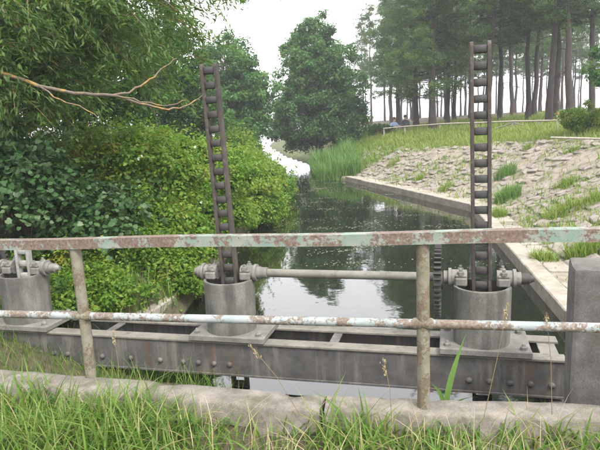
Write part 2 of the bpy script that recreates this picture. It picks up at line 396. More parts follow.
# flat paving slabs between the edging and the slope
SL = 0.62; i = 0
for a, b in zip(line[:-2], line[1:-1]):
    L = (b-a).length; n = int(L/SL); d = (b-a).normalized(); nr = Vector((d.y, -d.x))
    for k in range(n):
        if (i % 7) == 5: i += 1; continue
        p = a+d*((k+0.5)*L/n)+nr*(0.25+0.2); i += 1
        bmx = newbox((0, 0, 0), (0.36, L/n-0.025, 0.07), bevel=0.012)
        o = mk('paving_slab', bmx, M['edging'], ground)
        o.location = (p.x, p.y, -0.585+random.uniform(-0.012, 0.012)); o.rotation_euler = (random.gauss(0, 0.015), random.gauss(0, 0.03), math.atan2(nr.y, nr.x))

# ------------------------------------------------------------------ canal edging, wing wall, abutment
ed = empty('canal_edging', (2.5, 4.2, WATER_Z)); tag(ed, 'long pale concrete edging along the foot of the stony bank', 'edging')
inv = Matrix.Translation((-2.5, -4.2, -WATER_Z))
for a, b in zip(line[:-2], line[1:-1]):
    L = (b-a).length; n = max(1, int(L/1.9)); d = (b-a).normalized(); nr = Vector((d.y, -d.x))
    for k in range(n):
        p = a+d*((k+0.5)*L/n)+nr*0.13
        bmx = newbox((0, 0, 0), (0.26, L/n-0.012, 1.0), bevel=0.015)
        subdiv_jitter(bmx, 2, 0.008, 4, k+a.x)
        o = mk('edging_block', bmx, M['edging'], ed)
        o.location = Vector((p.x, p.y, -0.52-0.5+random.uniform(-0.008, 0.008)))-Vector(ed.location); o.rotation_euler = (0, 0, math.atan2(nr.y, nr.x)+random.gauss(0, 0.004))
a, b = Vector((-1.66, 7.35)), Vector((-2.06, 5.95)); d = (b-a); L = d.length; d.normalize()
o = mk('wing_wall', subdiv_jitter(newbox((0, 0, 0), (0.26, L, 0.9), bevel=0.02), 4, 0.012, 4), M['edging'])
o.location = ((a.x+b.x)/2-0.11, (a.y+b.y)/2, -0.45-0.45); o.rotation_euler = (0, 0, math.atan2(d.y, d.x)-PI/2)
tag(o, 'short low concrete wall at the foot of the green left bank', 'wall')
o = mk('abutment', subdiv_jitter(newbox((0, 0, 0), (0.95, 1.15, 1.2), bevel=0.03), 4, 0.012, 4), M['dark_concrete'])
o.location = (2.42, 4.45, -0.545-0.6); o.rotation_euler = (0, 0, R(-14.6))
tag(o, 'dark concrete abutment under the right end of the girders', 'abutment')

# ------------------------------------------------------------------ kerb of the bridge deck
def kerb_piece(p0, p1, seed, w0=0.25, w1=0.2):
    p0, p1 = Vector(p0), Vector(p1); L = (p1-p0).length; d = (p1-p0).normalized(); nr = Vector((-d.y, d.x))
    bm = bmesh.new(); n = int(L/0.04); rr = random.Random(seed); rows = []
    from mathutils import noise
    for i in range(n+1):
        t = i/n; c = p0.lerp(p1, t); w = w0+(w1-w0)*t
        prof = [(-w, -0.75), (-w, -0.018), (-w+0.012, -0.003), (-w*0.66, 0.0), (-w*0.33, 0.0), (-0.01, -0.002), (0, -0.014), (0, -0.75)]
        row = []
        for k, (u, z) in enumerate(prof):
            co = Vector((c.x+nr.x*u, c.y+nr.y*u, z)); nv = noise.noise_vector(co*3.0+Vector((seed, 0, 0)))*0.006+noise.noise_vector(co*16.0)*0.004+noise.noise_vector(co*45.0)*0.002
            chip = noise.noise(co*5+Vector((0, seed, 3)))
            if k in (1, 2, 5, 6) and chip > 0.25: nv += Vector((0, 0, -0.07*(chip-0.25)))
            row.append(bm.verts.new(co+nv))
        rows.append(row)
    for i in range(n):
        for k in range(7): bm.faces.new((rows[i][k], rows[i+1][k], rows[i+1][k+1], rows[i][k+1]))
    bm.faces.new(rows[0]); bm.faces.new(rows[-1][::-1]); return bm
o = mk('concrete_kerb', kerb_piece((-5.6, 4.95), (0.12, 3.405), 3, 0.27, 0.21), M['kerb'], smooth=True, ang=60)
tag(o, 'long weathered concrete kerb of the bridge, left length with the leaning post', 'kerb', 'concrete kerbs at the edge of the bridge')
o = mk('concrete_kerb', kerb_piece((0.125, 3.405), (4.5, 2.68), 9, 0.20, 0.19), M['kerb'], smooth=True, ang=60)
tag(o, 'weathered concrete kerb in front of the square pillar, right length', 'kerb', 'concrete kerbs at the edge of the bridge')

# ------------------------------------------------------------------ railing
A = Vector((0.68, 3.19, 0)); B = Vector((-1.50, 3.83, 0))
dr = (A-B); dr.z = 0; sp = dr.length; dr.normalize(); rz = math.atan2(dr.y, dr.x)
rail = empty('railing', (A.x, A.y, 0), rz)
tag(rail, 'old pipe railing with peeling green and rusty top rail', 'railing')
def rl(s): return (1.052+0.030*s, 0.512+0.032*s)                 # rail heights fall a little to the left
s0, s1 = -5.2, 3.2
bm = bmesh.new()
def railbox(bm, zc, t, sy, sz, y0):
    n = 60; rr = []
    for i in range(n+1):
        s_ = s0+(s1-s0)*i/n; z = rl(s_)[0]+zc+0.004*math.sin(s_*3.1)
        rr.append([bm.verts.new((s_, y0+dy, z+dz)) for dy, dz in ((-sy/2, -sz/2), (sy/2, -sz/2), (sy/2, sz/2), (-sy/2, sz/2))])
    for i in range(n):
        for k in range(4): bm.faces.new((rr[i][k], rr[i][(k+1) % 4], rr[i+1][(k+1) % 4], rr[i+1][k]))
    bm.faces.new(rr[0]); bm.faces.new(rr[-1])
railbox(bm, -0.007, 0, 0.075, 0.008, 0.0)                       # flat top leg of the angle iron
railbox(bm, -0.0405, 0, 0.008, 0.058, -0.0335)                     # leg facing the bridge
mk('top_rail', bm, M['top_rail'], rail)
pts = [(s0+(s1-s0)*i/24, 0, rl(s0+(s1-s0)*i/24)[1]) for i in range(25)]
mk('lower_rail', newtube(pts, [0.027]*25, 14), M['low_rail'], rail, True, 60)
for s_, lean in ((0, 0.0), (-sp, 0.018), (-2*sp, 0.0), (sp, 0.0)):
    zt = rl(s_)[0]-0.012
    o = mk('post', newtube([(s_, 0.008, -0.3), (s_, 0.008, 0.3), (s_-lean*0.5, 0.008, 0.6), (s_-lean, 0.008, zt)], [0.037]*4, 18), M['post'], rail, True, 60)
    zc = rl(s_)[1]
    o2 = mk('sleeve', newtube([(s_-0.058, 0, zc), (s_-0.045, 0, zc), (s_+0.045, 0, zc+0.003), (s_+0.058, 0, zc+0.003)], [0.029, 0.034, 0.034, 0.029], 14), M['post'], o, True, 60)

# ------------------------------------------------------------------ concrete pillar
bm = newbox((0, 0, 0), (0.38, 0.34, 1.75), bevel=0.03, seg=2)
subdiv_jitter(bm, 11, 0.007, 4, 2); subdiv_jitter(bm, 0, 0.006, 19, 2)
o = mk('concrete_pillar', bm, M['pillar'], None, True, 50); o.location = (1.92, 3.60, 0.715-0.875); o.rotation_euler = (0, 0, R(-19))
tag(o, 'square dark weathered concrete pillar standing behind the railing', 'pillar')

# ------------------------------------------------------------------ sluice: girders, hoists, racks, shaft
ANG = R(-14.6); G2 = Vector((-0.66, 5.11, 0)); SD = Vector((math.cos(ANG), math.sin(ANG), 0)); TD = Vector((-math.sin(ANG), math.cos(ANG), 0))
def ST(s, t, z): return G2+SD*s+TD*t+Vector((0, 0, z))
PITCHS = 2.18
def girder(t0, label, front):
    e = empty('steel_girder', ST(0, t0, -0.52), ANG); tag(e, label, 'girder', 'girders carrying the sluice gear')
    s0, s1 = -4.2, 2.80; L = s1-s0; c = (s0+s1)/2
    mk('top_flange', newbox((c, 0, 0.31), (L, 0.135, 0.02), bevel=0.003), M['flange'], e)
    mk('web', newbox((c, -0.045 if front else 0.045, 0.16), (L-0.006, 0.016, 0.276)), M['girder'], e)
    mk('bottom_flange', newbox((c, 0, 0.01), (L-0.004, 0.135, 0.02), bevel=0.003), M['girder'], e)
    if front:
        def riv(r0):
            bm = bmesh.new(); lathe(bm, [(0.026, 0), (0.025, 0.009), (0.017, 0.019), (0.007, 0.023)], 10)
            bmesh.ops.transform(bm, matrix=Matrix.Rotation(PI/2, 4, 'X'), verts=bm.verts[:]); return bm
        o0 = mk('rivet', riv(0), M['girder'], e, True, 60); first = True
        ss = [2.18-0.10+i*0.155 for i in range(5)]+[-0.42+i*0.15 for i in range(4)]+[-2.18-0.5+i*0.15 for i in range(8)]+[-1.25+i*0.3 for i in range(3)]
        for s_ in ss:
            o = o0 if first else link_mesh('rivet', o0.data, None, e); first = False
            o.location = (s_, -0.053, 0.105)
    return e
girder(-0.135, 'dark riveted steel girder with a row of rivets facing the kerb', True)
girder(0.265, 'pale-topped rear steel girder running beneath the sluice pedestals', False)
for s_, dsc in ((-1.25, 'short steel cross beam between the girders left of the middle pedestal'), (0.95, 'short steel cross beam between the girders under the long shaft'), (2.70, 'short steel cross beam closing the right end of the girders')):
    bm = newbox((0, 0, 0), (0.08 if s_ < 2 else 0.14, 0.255, 0.014), bevel=0.003); box(bm, (0, 0, -0.10), (0.014, 0.255, 0.18))
    o = mk('cross_beam', bm, M['flange'] if s_ > 2 else M['girder'])
    o.location = ST(s_, 0.065, -0.222); o.rotation_euler = (0, 0, ANG); tag(o, dsc, 'beam', 'cross beams between the girders')

LEAN = {-1: R(0.5), 0: R(2.2), 1: R(0.9)}
TOPZ = {-1: 0.60, 0: 2.215, 1: 2.235}
def hoist(i):
    lab = {-1: 'grey sluice pedestal with a short grey rack, beside the black gear', 0: 'grey sluice pedestal carrying the tilted tall rack, end of the long shaft',
           1: 'grey sluice pedestal next to the big gear wheel and square pillar'}[i]
    e = empty('sluice_pedestal', ST(PITCHS*i, 0, -0.198), ANG); tag(e, lab, 'pedestal', 'sluice hoist pedestals')
    bm = newbox((0.02, 0.02, 0.03), (0.70, 0.50, 0.056), bevel=0.008)
    pl = mk('base_plate', subdiv_jitter(bm, 2, 0.004, 5, i+5), M['plate'], e)
    for bx_ in (-0.27, 0.31):
        for by_ in (-0.17, 0.20):
            mk('bolt', lathe(bmesh.new(), [(0.028, 0), (0.028, 0.022), (0.018, 0.03), (0.012, 0.045)], 6, (bx_, by_, 0.058)), M['iron'], pl)
    # drum with the slot for the rack behind its front wall
    bm = bmesh.new(); n = 40; prof = [(0.222, 0.058), (0.224, 0.10), (0.229, 0.515), (0.229, 0.520), (0.226, 0.526), (0.205, 0.526), (0.205, 0.40)]
    rings = []
    for (r, z) in prof:
        ring = []
        for k in range(n):
            a = 2*PI*k/n; x, y = r*math.cos(a), r*math.sin(a)
            y = min(y, 0.155+ (0.0 if r > 0.2 else -0.02)); ring.append(bm.verts.new((x, y, z)))
        rings.append(ring)
    for a, b in zip(rings[:-1], rings[1:]):
        for k in range(n): bm.faces.new((a[k], a[(k+1) % n], b[(k+1) % n], b[k]))
    bm.faces.new(rings[0][::-1]); bm.faces.new(rings[-1])
    mk('drum', bm, M['pedestal'], e, True, 50)
    for sd in (-1, 1):                                        # bearing blocks beside the rack
        bm = newbox((sd*0.165, 0.03, 0.555), (0.10, 0.17, 0.08), bevel=0.015)
        for k in range(1): tube(bm, [(sd*0.115, 0.03, 0.575), (sd*0.235, 0.03, 0.575)], [0.066, 0.066], 16)
        b_ = mk('bearing', bm, M['iron'], e, True, 35)
        mk('collar', newtube([(sd*0.237, 0.03, 0.575), (sd*0.262, 0.03, 0.575), (sd*0.264, 0.03, 0.575), (sd*0.300, 0.03, 0.575)], [0.078, 0.078, 0.055, 0.055], 18), M['iron'], b_, True, 35)
        for by_ in (-0.035, 0.095):
            mk('nut', lathe(bmesh.new(), [(0.026, 0), (0.026, 0.026), (0.014, 0.030), (0.013, 0.05)], 6, (sd*0.165, by_, 0.612)), M['iron'], b_)
        mk('cap', newbox((sd*0.165, 0.03, 0.603), (0.088, 0.16, 0.022), bevel=0.006), M['iron'], b_)
    if i != 0:
        sd = 1; mk('shaft_stub', newtube([(0.29, 0.03, 0.575), (0.36, 0.03, 0.575), (0.365, 0.03, 0.575), (0.40, 0.03, 0.575)], [0.045, 0.045, 0.036, 0.020], 14), M['gear'] if i == 1 else M['iron'], e, True, 35)
    else:
        mk('shaft_stub', newtube([(-0.29, 0.03, 0.575), (-0.335, 0.03, 0.575)], [0.04, 0.034], 14), M['iron'], e, True, 35)
    # rack
    lab = {-1: 'short light grey toothed rack standing just above its pedestal', 0: 'tall tilted rusty ladder rack over the middle pedestal, among green bushes', 1: 'tall upright dark ladder rack against the stony bank'}[i]
    rk = empty('toothed_rack', ST(PITCHS*i, 0.03, 0.30), ANG); tag(rk, lab, 'rack', 'toothed racks that lift the sluice gates')
    rk.rotation_euler = (Matrix.Rotation(ANG, 3, 'Z') @ Matrix.Rotation(-LEAN[i], 3, 'Y')).to_euler()
    mat = M['rack_grey'] if i == -1 else M['rack']
    top = TOPZ[i]-0.30; bot = -1.15; hw = 0.064
    for sd in (-1, 1):
        bm = bmesh.new(); w = 0.0145; dp = 0.032; prof = [(-dp, bot), (dp, bot), (dp, top-0.03), (dp*0.75, top-0.008), (0, top), (-dp*0.75, top-0.008), (-dp, top-0.03)]
        f0 = [bm.verts.new((sd*hw-w, y, z)) for y, z in prof]; f1 = [bm.verts.new((sd*hw+w, y, z)) for y, z in prof]
        bm.faces.new(f0); bm.faces.new(f1[::-1])
        for k in range(len(prof)): bm.faces.new((f0[k], f0[(k+1) % 7], f1[(k+1) % 7], f1[k]))
        bmesh.ops.bevel(bm, geom=bm.edges[:], offset=0.004, segments=1, affect='EDGES')
        mk('side_bar', bm, mat, rk)
    z = top-0.06; me = None
    while z > bot+0.05:
        if me is None:
            o = mk('rung', newbox((0, 0, 0), (2*hw-0.026, 0.046, 0.060), bevel=0.006), mat if i == -1 else M['gear'], rk, True, 50); me = o.data
        else: o = link_mesh('rung', me, None, rk)
        o.location = (0, random.uniform(-0.003, 0.003), z); z -= 0.124
for i in (-1, 0, 1): hoist(i)

def gear(parent, s, r, n, thick, rel):
    g = mk('gear_wheel', bmesh.new(), M['gear'], parent); bm = bmesh.new()
    def ring(r0, r1, x0, x1, N=48):
        V = [[bm.verts.new((x, rr*math.cos(2*PI*k/N), rr*math.sin(2*PI*k/N))) for k in range(N)] for x, rr in ((x0, r0), (x1, r0), (x1, r1), (x0, r1))]
        for a in range(4):
            for k in range(N): bm.faces.new((V[a][k], V[a][(k+1) % N], V[(a+1) % 4][(k+1) % N], V[(a+1) % 4][k]))
    ring(r-0.05, r, -thick/2, thick/2); ring(0.03, 0.075, -thick*0.7, thick*0.7, 24)
    for k in range(6): box(bm, (0, (r*0.5)*math.cos(k*PI/3), (r*0.5)*math.sin(k*PI/3)), (thick*0.5, r-0.05, 0.035), Matrix.Rotation(k*PI/3, 3, 'X'))
    bmesh.ops.recalc_face_normals(bm, faces=bm.faces); bm.to_mesh(g.data); bm.free()
    g.location = rel; me = None
    for k in range(n):
        a = 2*PI*k/n
        if me is None:
            bm = bmesh.new(); bmesh.ops.create_cube(bm, size=1)
            for v in bm.verts:
                if v.co.y > 0: v.co.z *= 0.6
                v.co = Vector((v.co.x*thick*0.98, v.co.y*0.036+0.016, v.co.z*2*PI*r/n*0.52))
            o = mk('tooth', bm, M['gear'], g); me = o.data
        else: o = link_mesh('tooth', me, None, g)
        o.location = (0, r*math.cos(a), r*math.sin(a)); o.rotation_euler = (a, 0, 0)
    return g
e = empty('drive_shaft', ST(0.30, 0.03, 0.377), ANG); tag(e, 'long pale drive shaft with a dark toothed gear wheel between two pedestals', 'shaft')
mk('shaft', newtube([(0.0, 0, 0), (1.57, 0, 0)], [0.037, 0.037], 18), M['shaft'], e, True, 50)
mk('coupling', newtube([(-0.005, 0, 0), (0.06, 0, 0)], [0.05, 0.05], 18), M['iron'], e, True, 50)
gear(e, 0, 0.27, 42, 0.055, (1.535, 0, -0.03))
e = empty('drive_gear', ST(-PITCHS-0.47, 0.03, 0.347), ANG); tag(e, 'black gear wheel at the picture edge beside the short grey rack', 'gear')
e['label'] = 'black gear wheel beside the pedestal with the short grey rack'
gear(e, 0, 0.27, 42, 0.055, (0, 0, 0))
mk('shaft_stub', newtube([(0.03, 0, 0.03), (0.17, 0, 0.03)], [0.037, 0.037], 14), M['gear'], e, True, 50)

# ------------------------------------------------------------------ foliage machinery
def nrm(v): return v/np.maximum(np.linalg.norm(v, axis=-1, keepdims=True), 1e-9)
def leaf_arrays(P, N, size, ratio, rng, droop=0.2, shape='diamond', axis_bias=None):
    """P centres, N leaf-plane normals -> vertices, faces"""
    n = len(P); rnd = nrm(rng.normal(size=(n, 3)))
    if axis_bias is not None: rnd = nrm(rnd*0.55+axis_bias)
    A = nrm(rnd - N*np.sum(rnd*N, 1, keepdims=True)); A[:, 2] -= droop; A = nrm(A)
    B = nrm(np.cross(N, A)); N2 = np.cross(A, B)
    L = (size*rng.uniform(0.7, 1.3, n))[:, None]; W = L*ratio
    if shape == 'diamond':
        V = np.stack([P-A*L*0.5, P+B*W*0.5-A*L*0.05+N2*W*0.15, P+A*L*0.5-N2*L*0.08, P-B*W*0.5-A*L*0.05+N2*W*0.15], 1)
        F = np.array([[0, 1, 2], [0, 2, 3]])
    elif shape == 'lobed':
        ang = np.array([0, 0.42, 0.75, 1.15, 1.6, 2.4, PI, 2*PI-2.4, 2*PI-1.6, 2*PI-1.15, 2*PI-0.75, 2*PI-0.42]); rad = np.array([0.62, 0.44, 0.5, 0.38, 0.42, 0.36, 0.15, 0.36, 0.42, 0.38, 0.5, 0.44])
        V = [P]+[P+A*L*(r*math.cos(a))+B*L*(r*math.sin(a))+N2*L*(-0.10*r) for a, r in zip(ang, rad)]
        V = np.stack(V, 1); F = np.array([[0, k, k % 12+1] for k in range(1, 13)])
    elif shape == 'spray':
        V = np.stack([P-A*L*0.5, P+B*W*0.5+A*L*0.35, P+A*L*0.5, P-B*W*0.5+A*L*0.35], 1); F = np.array([[0, 1, 2], [0, 2, 3]])
    k = V.shape[1]
    FF = (F[None]+ (np.arange(n)*k)[:, None, None]).reshape(-1, 3)
    return V.reshape(-1, 3), FF, len(F)
def leaves(name, P, N, size, ratio, mat, parent, rng, shape='diamond', droop=0.2, tint=None, axis_bias=None, kind='stuff'):
    V, F, k = leaf_arrays(P, nrm(N), size, ratio, rng, droop, shape, axis_bias)
    t = rng.beta(2.2, 2.2, len(P)) if tint is None else np.clip(tint+rng.normal(0, 0.13, len(P)), 0, 1)
    o = np_mesh(name, V, F, mat, parent, np.repeat(t, k))
    if kind: o['kind'] = kind
    return o
def sphere_pts(n, rng): return nrm(rng.normal(size=(n, 3)))
def clump_leaves(C, Rr, per, rng, flat=0.75, shell=0.35, up=0.5):
    """leaves around clump centres C (k,3) with radii Rr (k,)"""
    k = len(C); D = sphere_pts(k*per, rng); r = np.clip(rng.uniform(0, 1, k*per)**shell, 0, 1)
    c = np.repeat(C, per, 0); rad = np.repeat(Rr, per)[:, None]
    P = c+D*r[:, None]*rad*np.array([1, 1, flat])
    N = D*0.7+np.array([0, 0, up])+rng.normal(0, 0.45, (k*per, 3))
    tint = np.repeat(rng.normal(0.48, 0.22, k), per)
    return P, N, tint
def branch_to(bm, p0, p1, r0, r1, rng, sag=0.0, n=5, seg=5):
    p0, p1 = np.array(p0, float), np.array(p1, float); L = np.linalg.norm(p1-p0); pts = []; rad = []
    mid = (p0+p1)/2+np.array([0, 0, sag*L])+rng.normal(0, 0.05*L, 3)
    for i in range(n+1):
        t = i/n; pts.append((1-t)**2*p0+2*t*(1-t)*mid+t*t*p1); rad.append(r0+(r1-r0)*t)
    tube(bm, pts, rad, seg, cap=False)
def broadleaf_tree(name, base, H, crown, n_clump, per, leaf, ratio, lm, bark, label, rng, trunk_r=0.16, cz0=0.15, group=None, clump_r=0.55, lean=(0, 0), droop=0.25, shape='diamond', cat='tree', lobes=7):
    """crown: list of ellipsoids (dx,dy,dz, rx,ry,rz) relative to the base"""
    e = empty(name, base); tag(e, label, cat, group)
    bm = bmesh.new(); n = 8
    tp = [(lean[0]*(i/n)**1.5+rng.normal(0, 0.05)*(i > 0), lean[1]*(i/n)**1.5+rng.normal(0, 0.05)*(i > 0), -0.25+(H*0.88+0.25)*i/n) for i in range(n+1)]
    tube(bm, tp, [trunk_r*(1.25 if i == 0 else 1)*(1-0.9*i/n)+0.008 for i in range(n+1)], 9)
    C = []; Rr = []; vol = np.array([c[3]*c[4]*c[5] for c in crown])**0.67; cnts = np.maximum(2, (n_clump*vol/vol.sum()).astype(int))
    for c, k in zip(crown, cnts):
        D = sphere_pts(k, rng); r = rng.uniform(0.25, 1, k)**0.5
        # lumpy outline: a few directions stick out, others are hollow
        lob = sphere_pts(lobes, rng); bumpv = 0.78+0.32*np.max(np.maximum(D@lob.T, 0)**4, axis=1)
        P = np.array(c[:3])+D*r[:, None]*bumpv[:, None]*np.array(c[3:])
        C.append(P); Rr.append(clump_r*rng.uniform(0.55, 1.35, k))
    C = np.concatenate(C); Rr = np.concatenate(Rr)
    ok = C[:, 2] > 0.25; C = C[ok]; Rr = Rr[ok]
    tpa = np.array(tp)
    step = max(1, len(C)//130)
    for q in C[::step]:
        zt = np.clip(q[2]*0.62, H*0.08, H*0.8); i = np.argmin(abs(tpa[:, 2]-zt)); d = np.linalg.norm(q-tpa[i])
        branch_to(bm, tpa[i], q, min(0.035+0.012*d, trunk_r*0.5)*(1-0.5*i/n), 0.008, rng, 0.08, 5, 5)
    mk('trunk', bm, bark, e, True, 80)
    P, N, t = clump_leaves(C, Rr, per, rng, 0.8, 0.55)
    leaves('crown', P, N, leaf, ratio, lm, e, rng, shape, droop, t)
    return e
def copy_tree(src, loc, rz, sc, label=None, group=None):
    c = src.copy(); COL.objects.link(c); c.location = loc; c.rotation_euler = (0, 0, rz); c.scale = sc if hasattr(sc, '__len__') else (sc, sc, sc)
    if label: c['label'] = label
    if group: c['group'] = group
    for ch in src.children:
        k = ch.copy(); COL.objects.link(k); k.parent = c
    return c

# ------------------------------------------------------------------ trees
rg = np.random.default_rng(11)
# big round tree at the bend of the canal
broadleaf_tree('waterside_tree', (1.35, 37, -0.45), 9.0, [(0.05, 0, 7.1, 1.5, 1.5, 1.6), (-0.5, 0, 5.6, 1.9, 2.2, 1.9), (0.75, 0, 5.3, 2.1, 2.2, 1.9), (0.15, 0, 3.8, 2.9, 2.6, 1.9), (-1.3, -0.3, 2.2, 2.0, 2.0, 1.7), (1.3, -0.4, 2.1, 1.9, 2.0, 1.6)],
               620, 130, 0.17, 0.55, M['tree_leaf'], M['bark'], 'big round-crowned green tree standing at the bend of the canal', rg, 0.22, clump_r=0.48, lobes=14)
# trees on the left bank, further along
broadleaf_tree('bank_tree', (-3.9, 33, 0.2), 6.6, [(0.2, 0, 4.7, 1.7, 1.7, 1.7), (-0.2, 0, 2.8, 2.1, 2.0, 1.8), (1.5, -0.3, 3.2, 1.5, 1.5, 1.5), (1.5, -0.4, 1.7, 1.1, 1.3, 1.0)], 380, 120, 0.16, 0.55, M['tree_leaf'], M['bark'],
               'leafy tree leaning over the left bank beside the big round tree', rg, 0.16, clump_r=0.45, lobes=14)
broadleaf_tree('bank_tree', (-5.4, 24, 0.5), 6.2, [(0, 0, 4.2, 1.9, 1.8, 1.8), (0.4, 0, 2.3, 2.1, 2.0, 1.6), (1.3, 0, 1.6, 1.3, 1.3, 1.1)], 360, 110, 0.13, 0.55, M['dark_leaf'], M['bark'],
               'dense dark tree behind the bushes, beyond the tilted rack', rg, 0.16, clump_r=0.42, lobes=14)
broadleaf_tree('woodland_tree', (-8.3, 17.5, 0.7), 9.5, [(0.2, 0, 6.6, 2.8, 2.6, 2.6), (0.8, 0, 3.6, 3.0, 2.8, 2.2)], 420, 110, 0.13, 0.55, M['dark_leaf'], M['bark'],
               'tall dark woodland tree rising behind the drooping willow', rg, 0.2, clump_r=0.5, lobes=14)
broadleaf_tree('woodland_tree', (-5.2, 13.4, 0.7), 6.8, [(-0.3, 0, 4.4, 2.2, 2.0, 2.0), (0.4, 0, 2.4, 2.2, 2.0, 1.7)], 360, 110, 0.11, 0.5, M['dark_leaf'], M['bark'],
               'shaded woodland tree with a dark trunk behind the bramble bushes', rg, 0.13, clump_r=0.42, lobes=14)
broadleaf_tree('woodland_tree', (-9.8, 11.0, 0.6), 8.5, [(0, 0, 5.4, 2.6, 2.6, 2.8), (0.3, 0, 2.6, 2.6, 2.6, 2.0)], 300, 110, 0.12, 0.5, M['dark_leaf'], M['bark'],
               'leafy woodland tree at the back of the dark broad-leaved bush', rg, 0.18, clump_r=0.5)

# willow overhanging from the left: limbs and hanging twigs set with narrow leaves
def willow():
    rng = np.random.default_rng(21); base = np.array([-4.9, 8.3, 0.3]); e = empty('willow_tree', base)
    tag(e, 'overhanging willow with narrow grey-green leaves and lichen-covered branches', 'tree')
    bm = bmesh.new()
    tr = [base, base+[0.15, -0.1, 1.2], base+[0.1, 0, 2.4], base+[0.4, -0.1, 3.6], base+[0.7, -0.2, 4.8], base+[0.8, -0.2, 6.0]]
    tube(bm, [p-base for p in tr], [0.20, 0.17, 0.14, 0.11, 0.07, 0.03], 9)
    ends = [tuple(at_y(px, py, y)) for px, py, y in ((8, 18, 6.6), (30, 48, 7.0), (62, 20, 7.2), (58, 66, 7.3), (95, 40, 7.6), (100, 8, 7.2), (128, 62, 7.8), (140, 22, 7.6), (165, 48, 8.0), (178, 12, 7.8),
            (205, -8, 8.3), (232, -14, 8.6), (12, 84, 7.0), (45, 92, 7.5), (85, 84, 7.7), (150, 82, 8.1), (120, -6, 7.4), (40, -8, 6.8), (190, 30, 8.4), (-15, 50, 6.8), (70, -20, 7.6), (150, -20, 8.2), (20, 5, 8.4), (80, 55, 8.6), (115, 30, 8.8), (-5, 100, 7.2))]
    LP = []; LA = []
    for q in ends:
        q = np.array(q); i = 2+int(q[2] > 2.3)+int(q[2] > 3.0); s_ = np.array(tr[i])
        d = np.linalg.norm(q-s_); branch_to(bm, s_-base, q-base, 0.035, 0.010, rng, 0.16, 7, 6)
        for k in range(46):
            t = rng.uniform(0.38, 1.02); a = s_+(q-s_)*t+np.array([0, 0, 0.16*d*2*t*(1-t)*0.9]); a = a+rng.normal(0, 0.10, 3)
            out = nrm((q-s_)*0.35+rng.normal(0, 0.55, 3)*d*0.6); L = rng.uniform(0.35, 0.85)
            pts = []
            for m in range(9):
                u = m/8; pts.append(a+out*L*u*np.array([1, 1, 0.6])+np.array([0, 0, -0.35*L*u*u]))
            if k % 3 == 0: tube(bm, [p-base for p in pts[::2]], [0.005, 0.004, 0.004, 0.003, 0.002], 3, cap=False)
            for m in range(1, 9):
                for j in range(4): LP.append(pts[m]-base+rng.normal(0, 0.035, 3)); LA.append(nrm(pts[m]-pts[m-1]))
    def limb(pp, r0, r1):                                     # smooth limb through pixel stations (px, py, distance)
        q = [np.array(at_y(*p))-base for p in pp]; pts = []
        for a in range(len(q)-1):
            p_, a_, b_, n_ = q[max(a-1, 0)], q[a], q[a+1], q[min(a+2, len(q)-1)]
            for u in np.linspace(0, 1, 5)[:-1]:
                pts.append(0.5*((2*a_)+(b_-p_)*u+(2*p_-5*a_+4*b_-n_)*u*u+(3*a_-p_-3*b_+n_)*u**3))
        pts.append(q[-1]); pts = [p+rng.normal(0, 0.006, 3) for p in pts]; m = len(pts)-1
        tube(bm, pts, [r0+(r1-r0)*k/m for k in range(m+1)], 7, cap=False)
    limb([(-70, 20, 7.6), (-20, 62, 7.0), (40, 86, 6.6), (85, 94, 6.3), (118, 96, 6.3), (140, 104, 6.4), (168, 109, 6.6), (190, 104, 6.8), (206, 94, 6.9)], 0.026, 0.006)
    limb([(85, 94, 6.3), (122, 94, 6.3), (146, 82, 6.4), (162, 70, 6.5), (176, 58, 6.6)], 0.017, 0.004)
    limb([(118, 96, 6.3), (134, 99, 6.2), (165, 106, 6.2), (186, 100, 6.2)], 0.011, 0.004)
    limb([(40, 86, 6.6), (60, 100, 6.3), (84, 108, 6.1), (100, 120, 6.0)], 0.010, 0.003)
    mk('trunk', bm, M['willow_bark'], e, True, 80)
    LP = np.array(LP); LA = np.array(LA); N = rng.normal(0, 0.6, LP.shape)+np.array([0, 0, 0.7])
    leaves('crown', LP, N, 0.10, 0.24, M['willow_leaf'], e, rng, 'diamond', 0.15, None, LA)
    return e
willow()

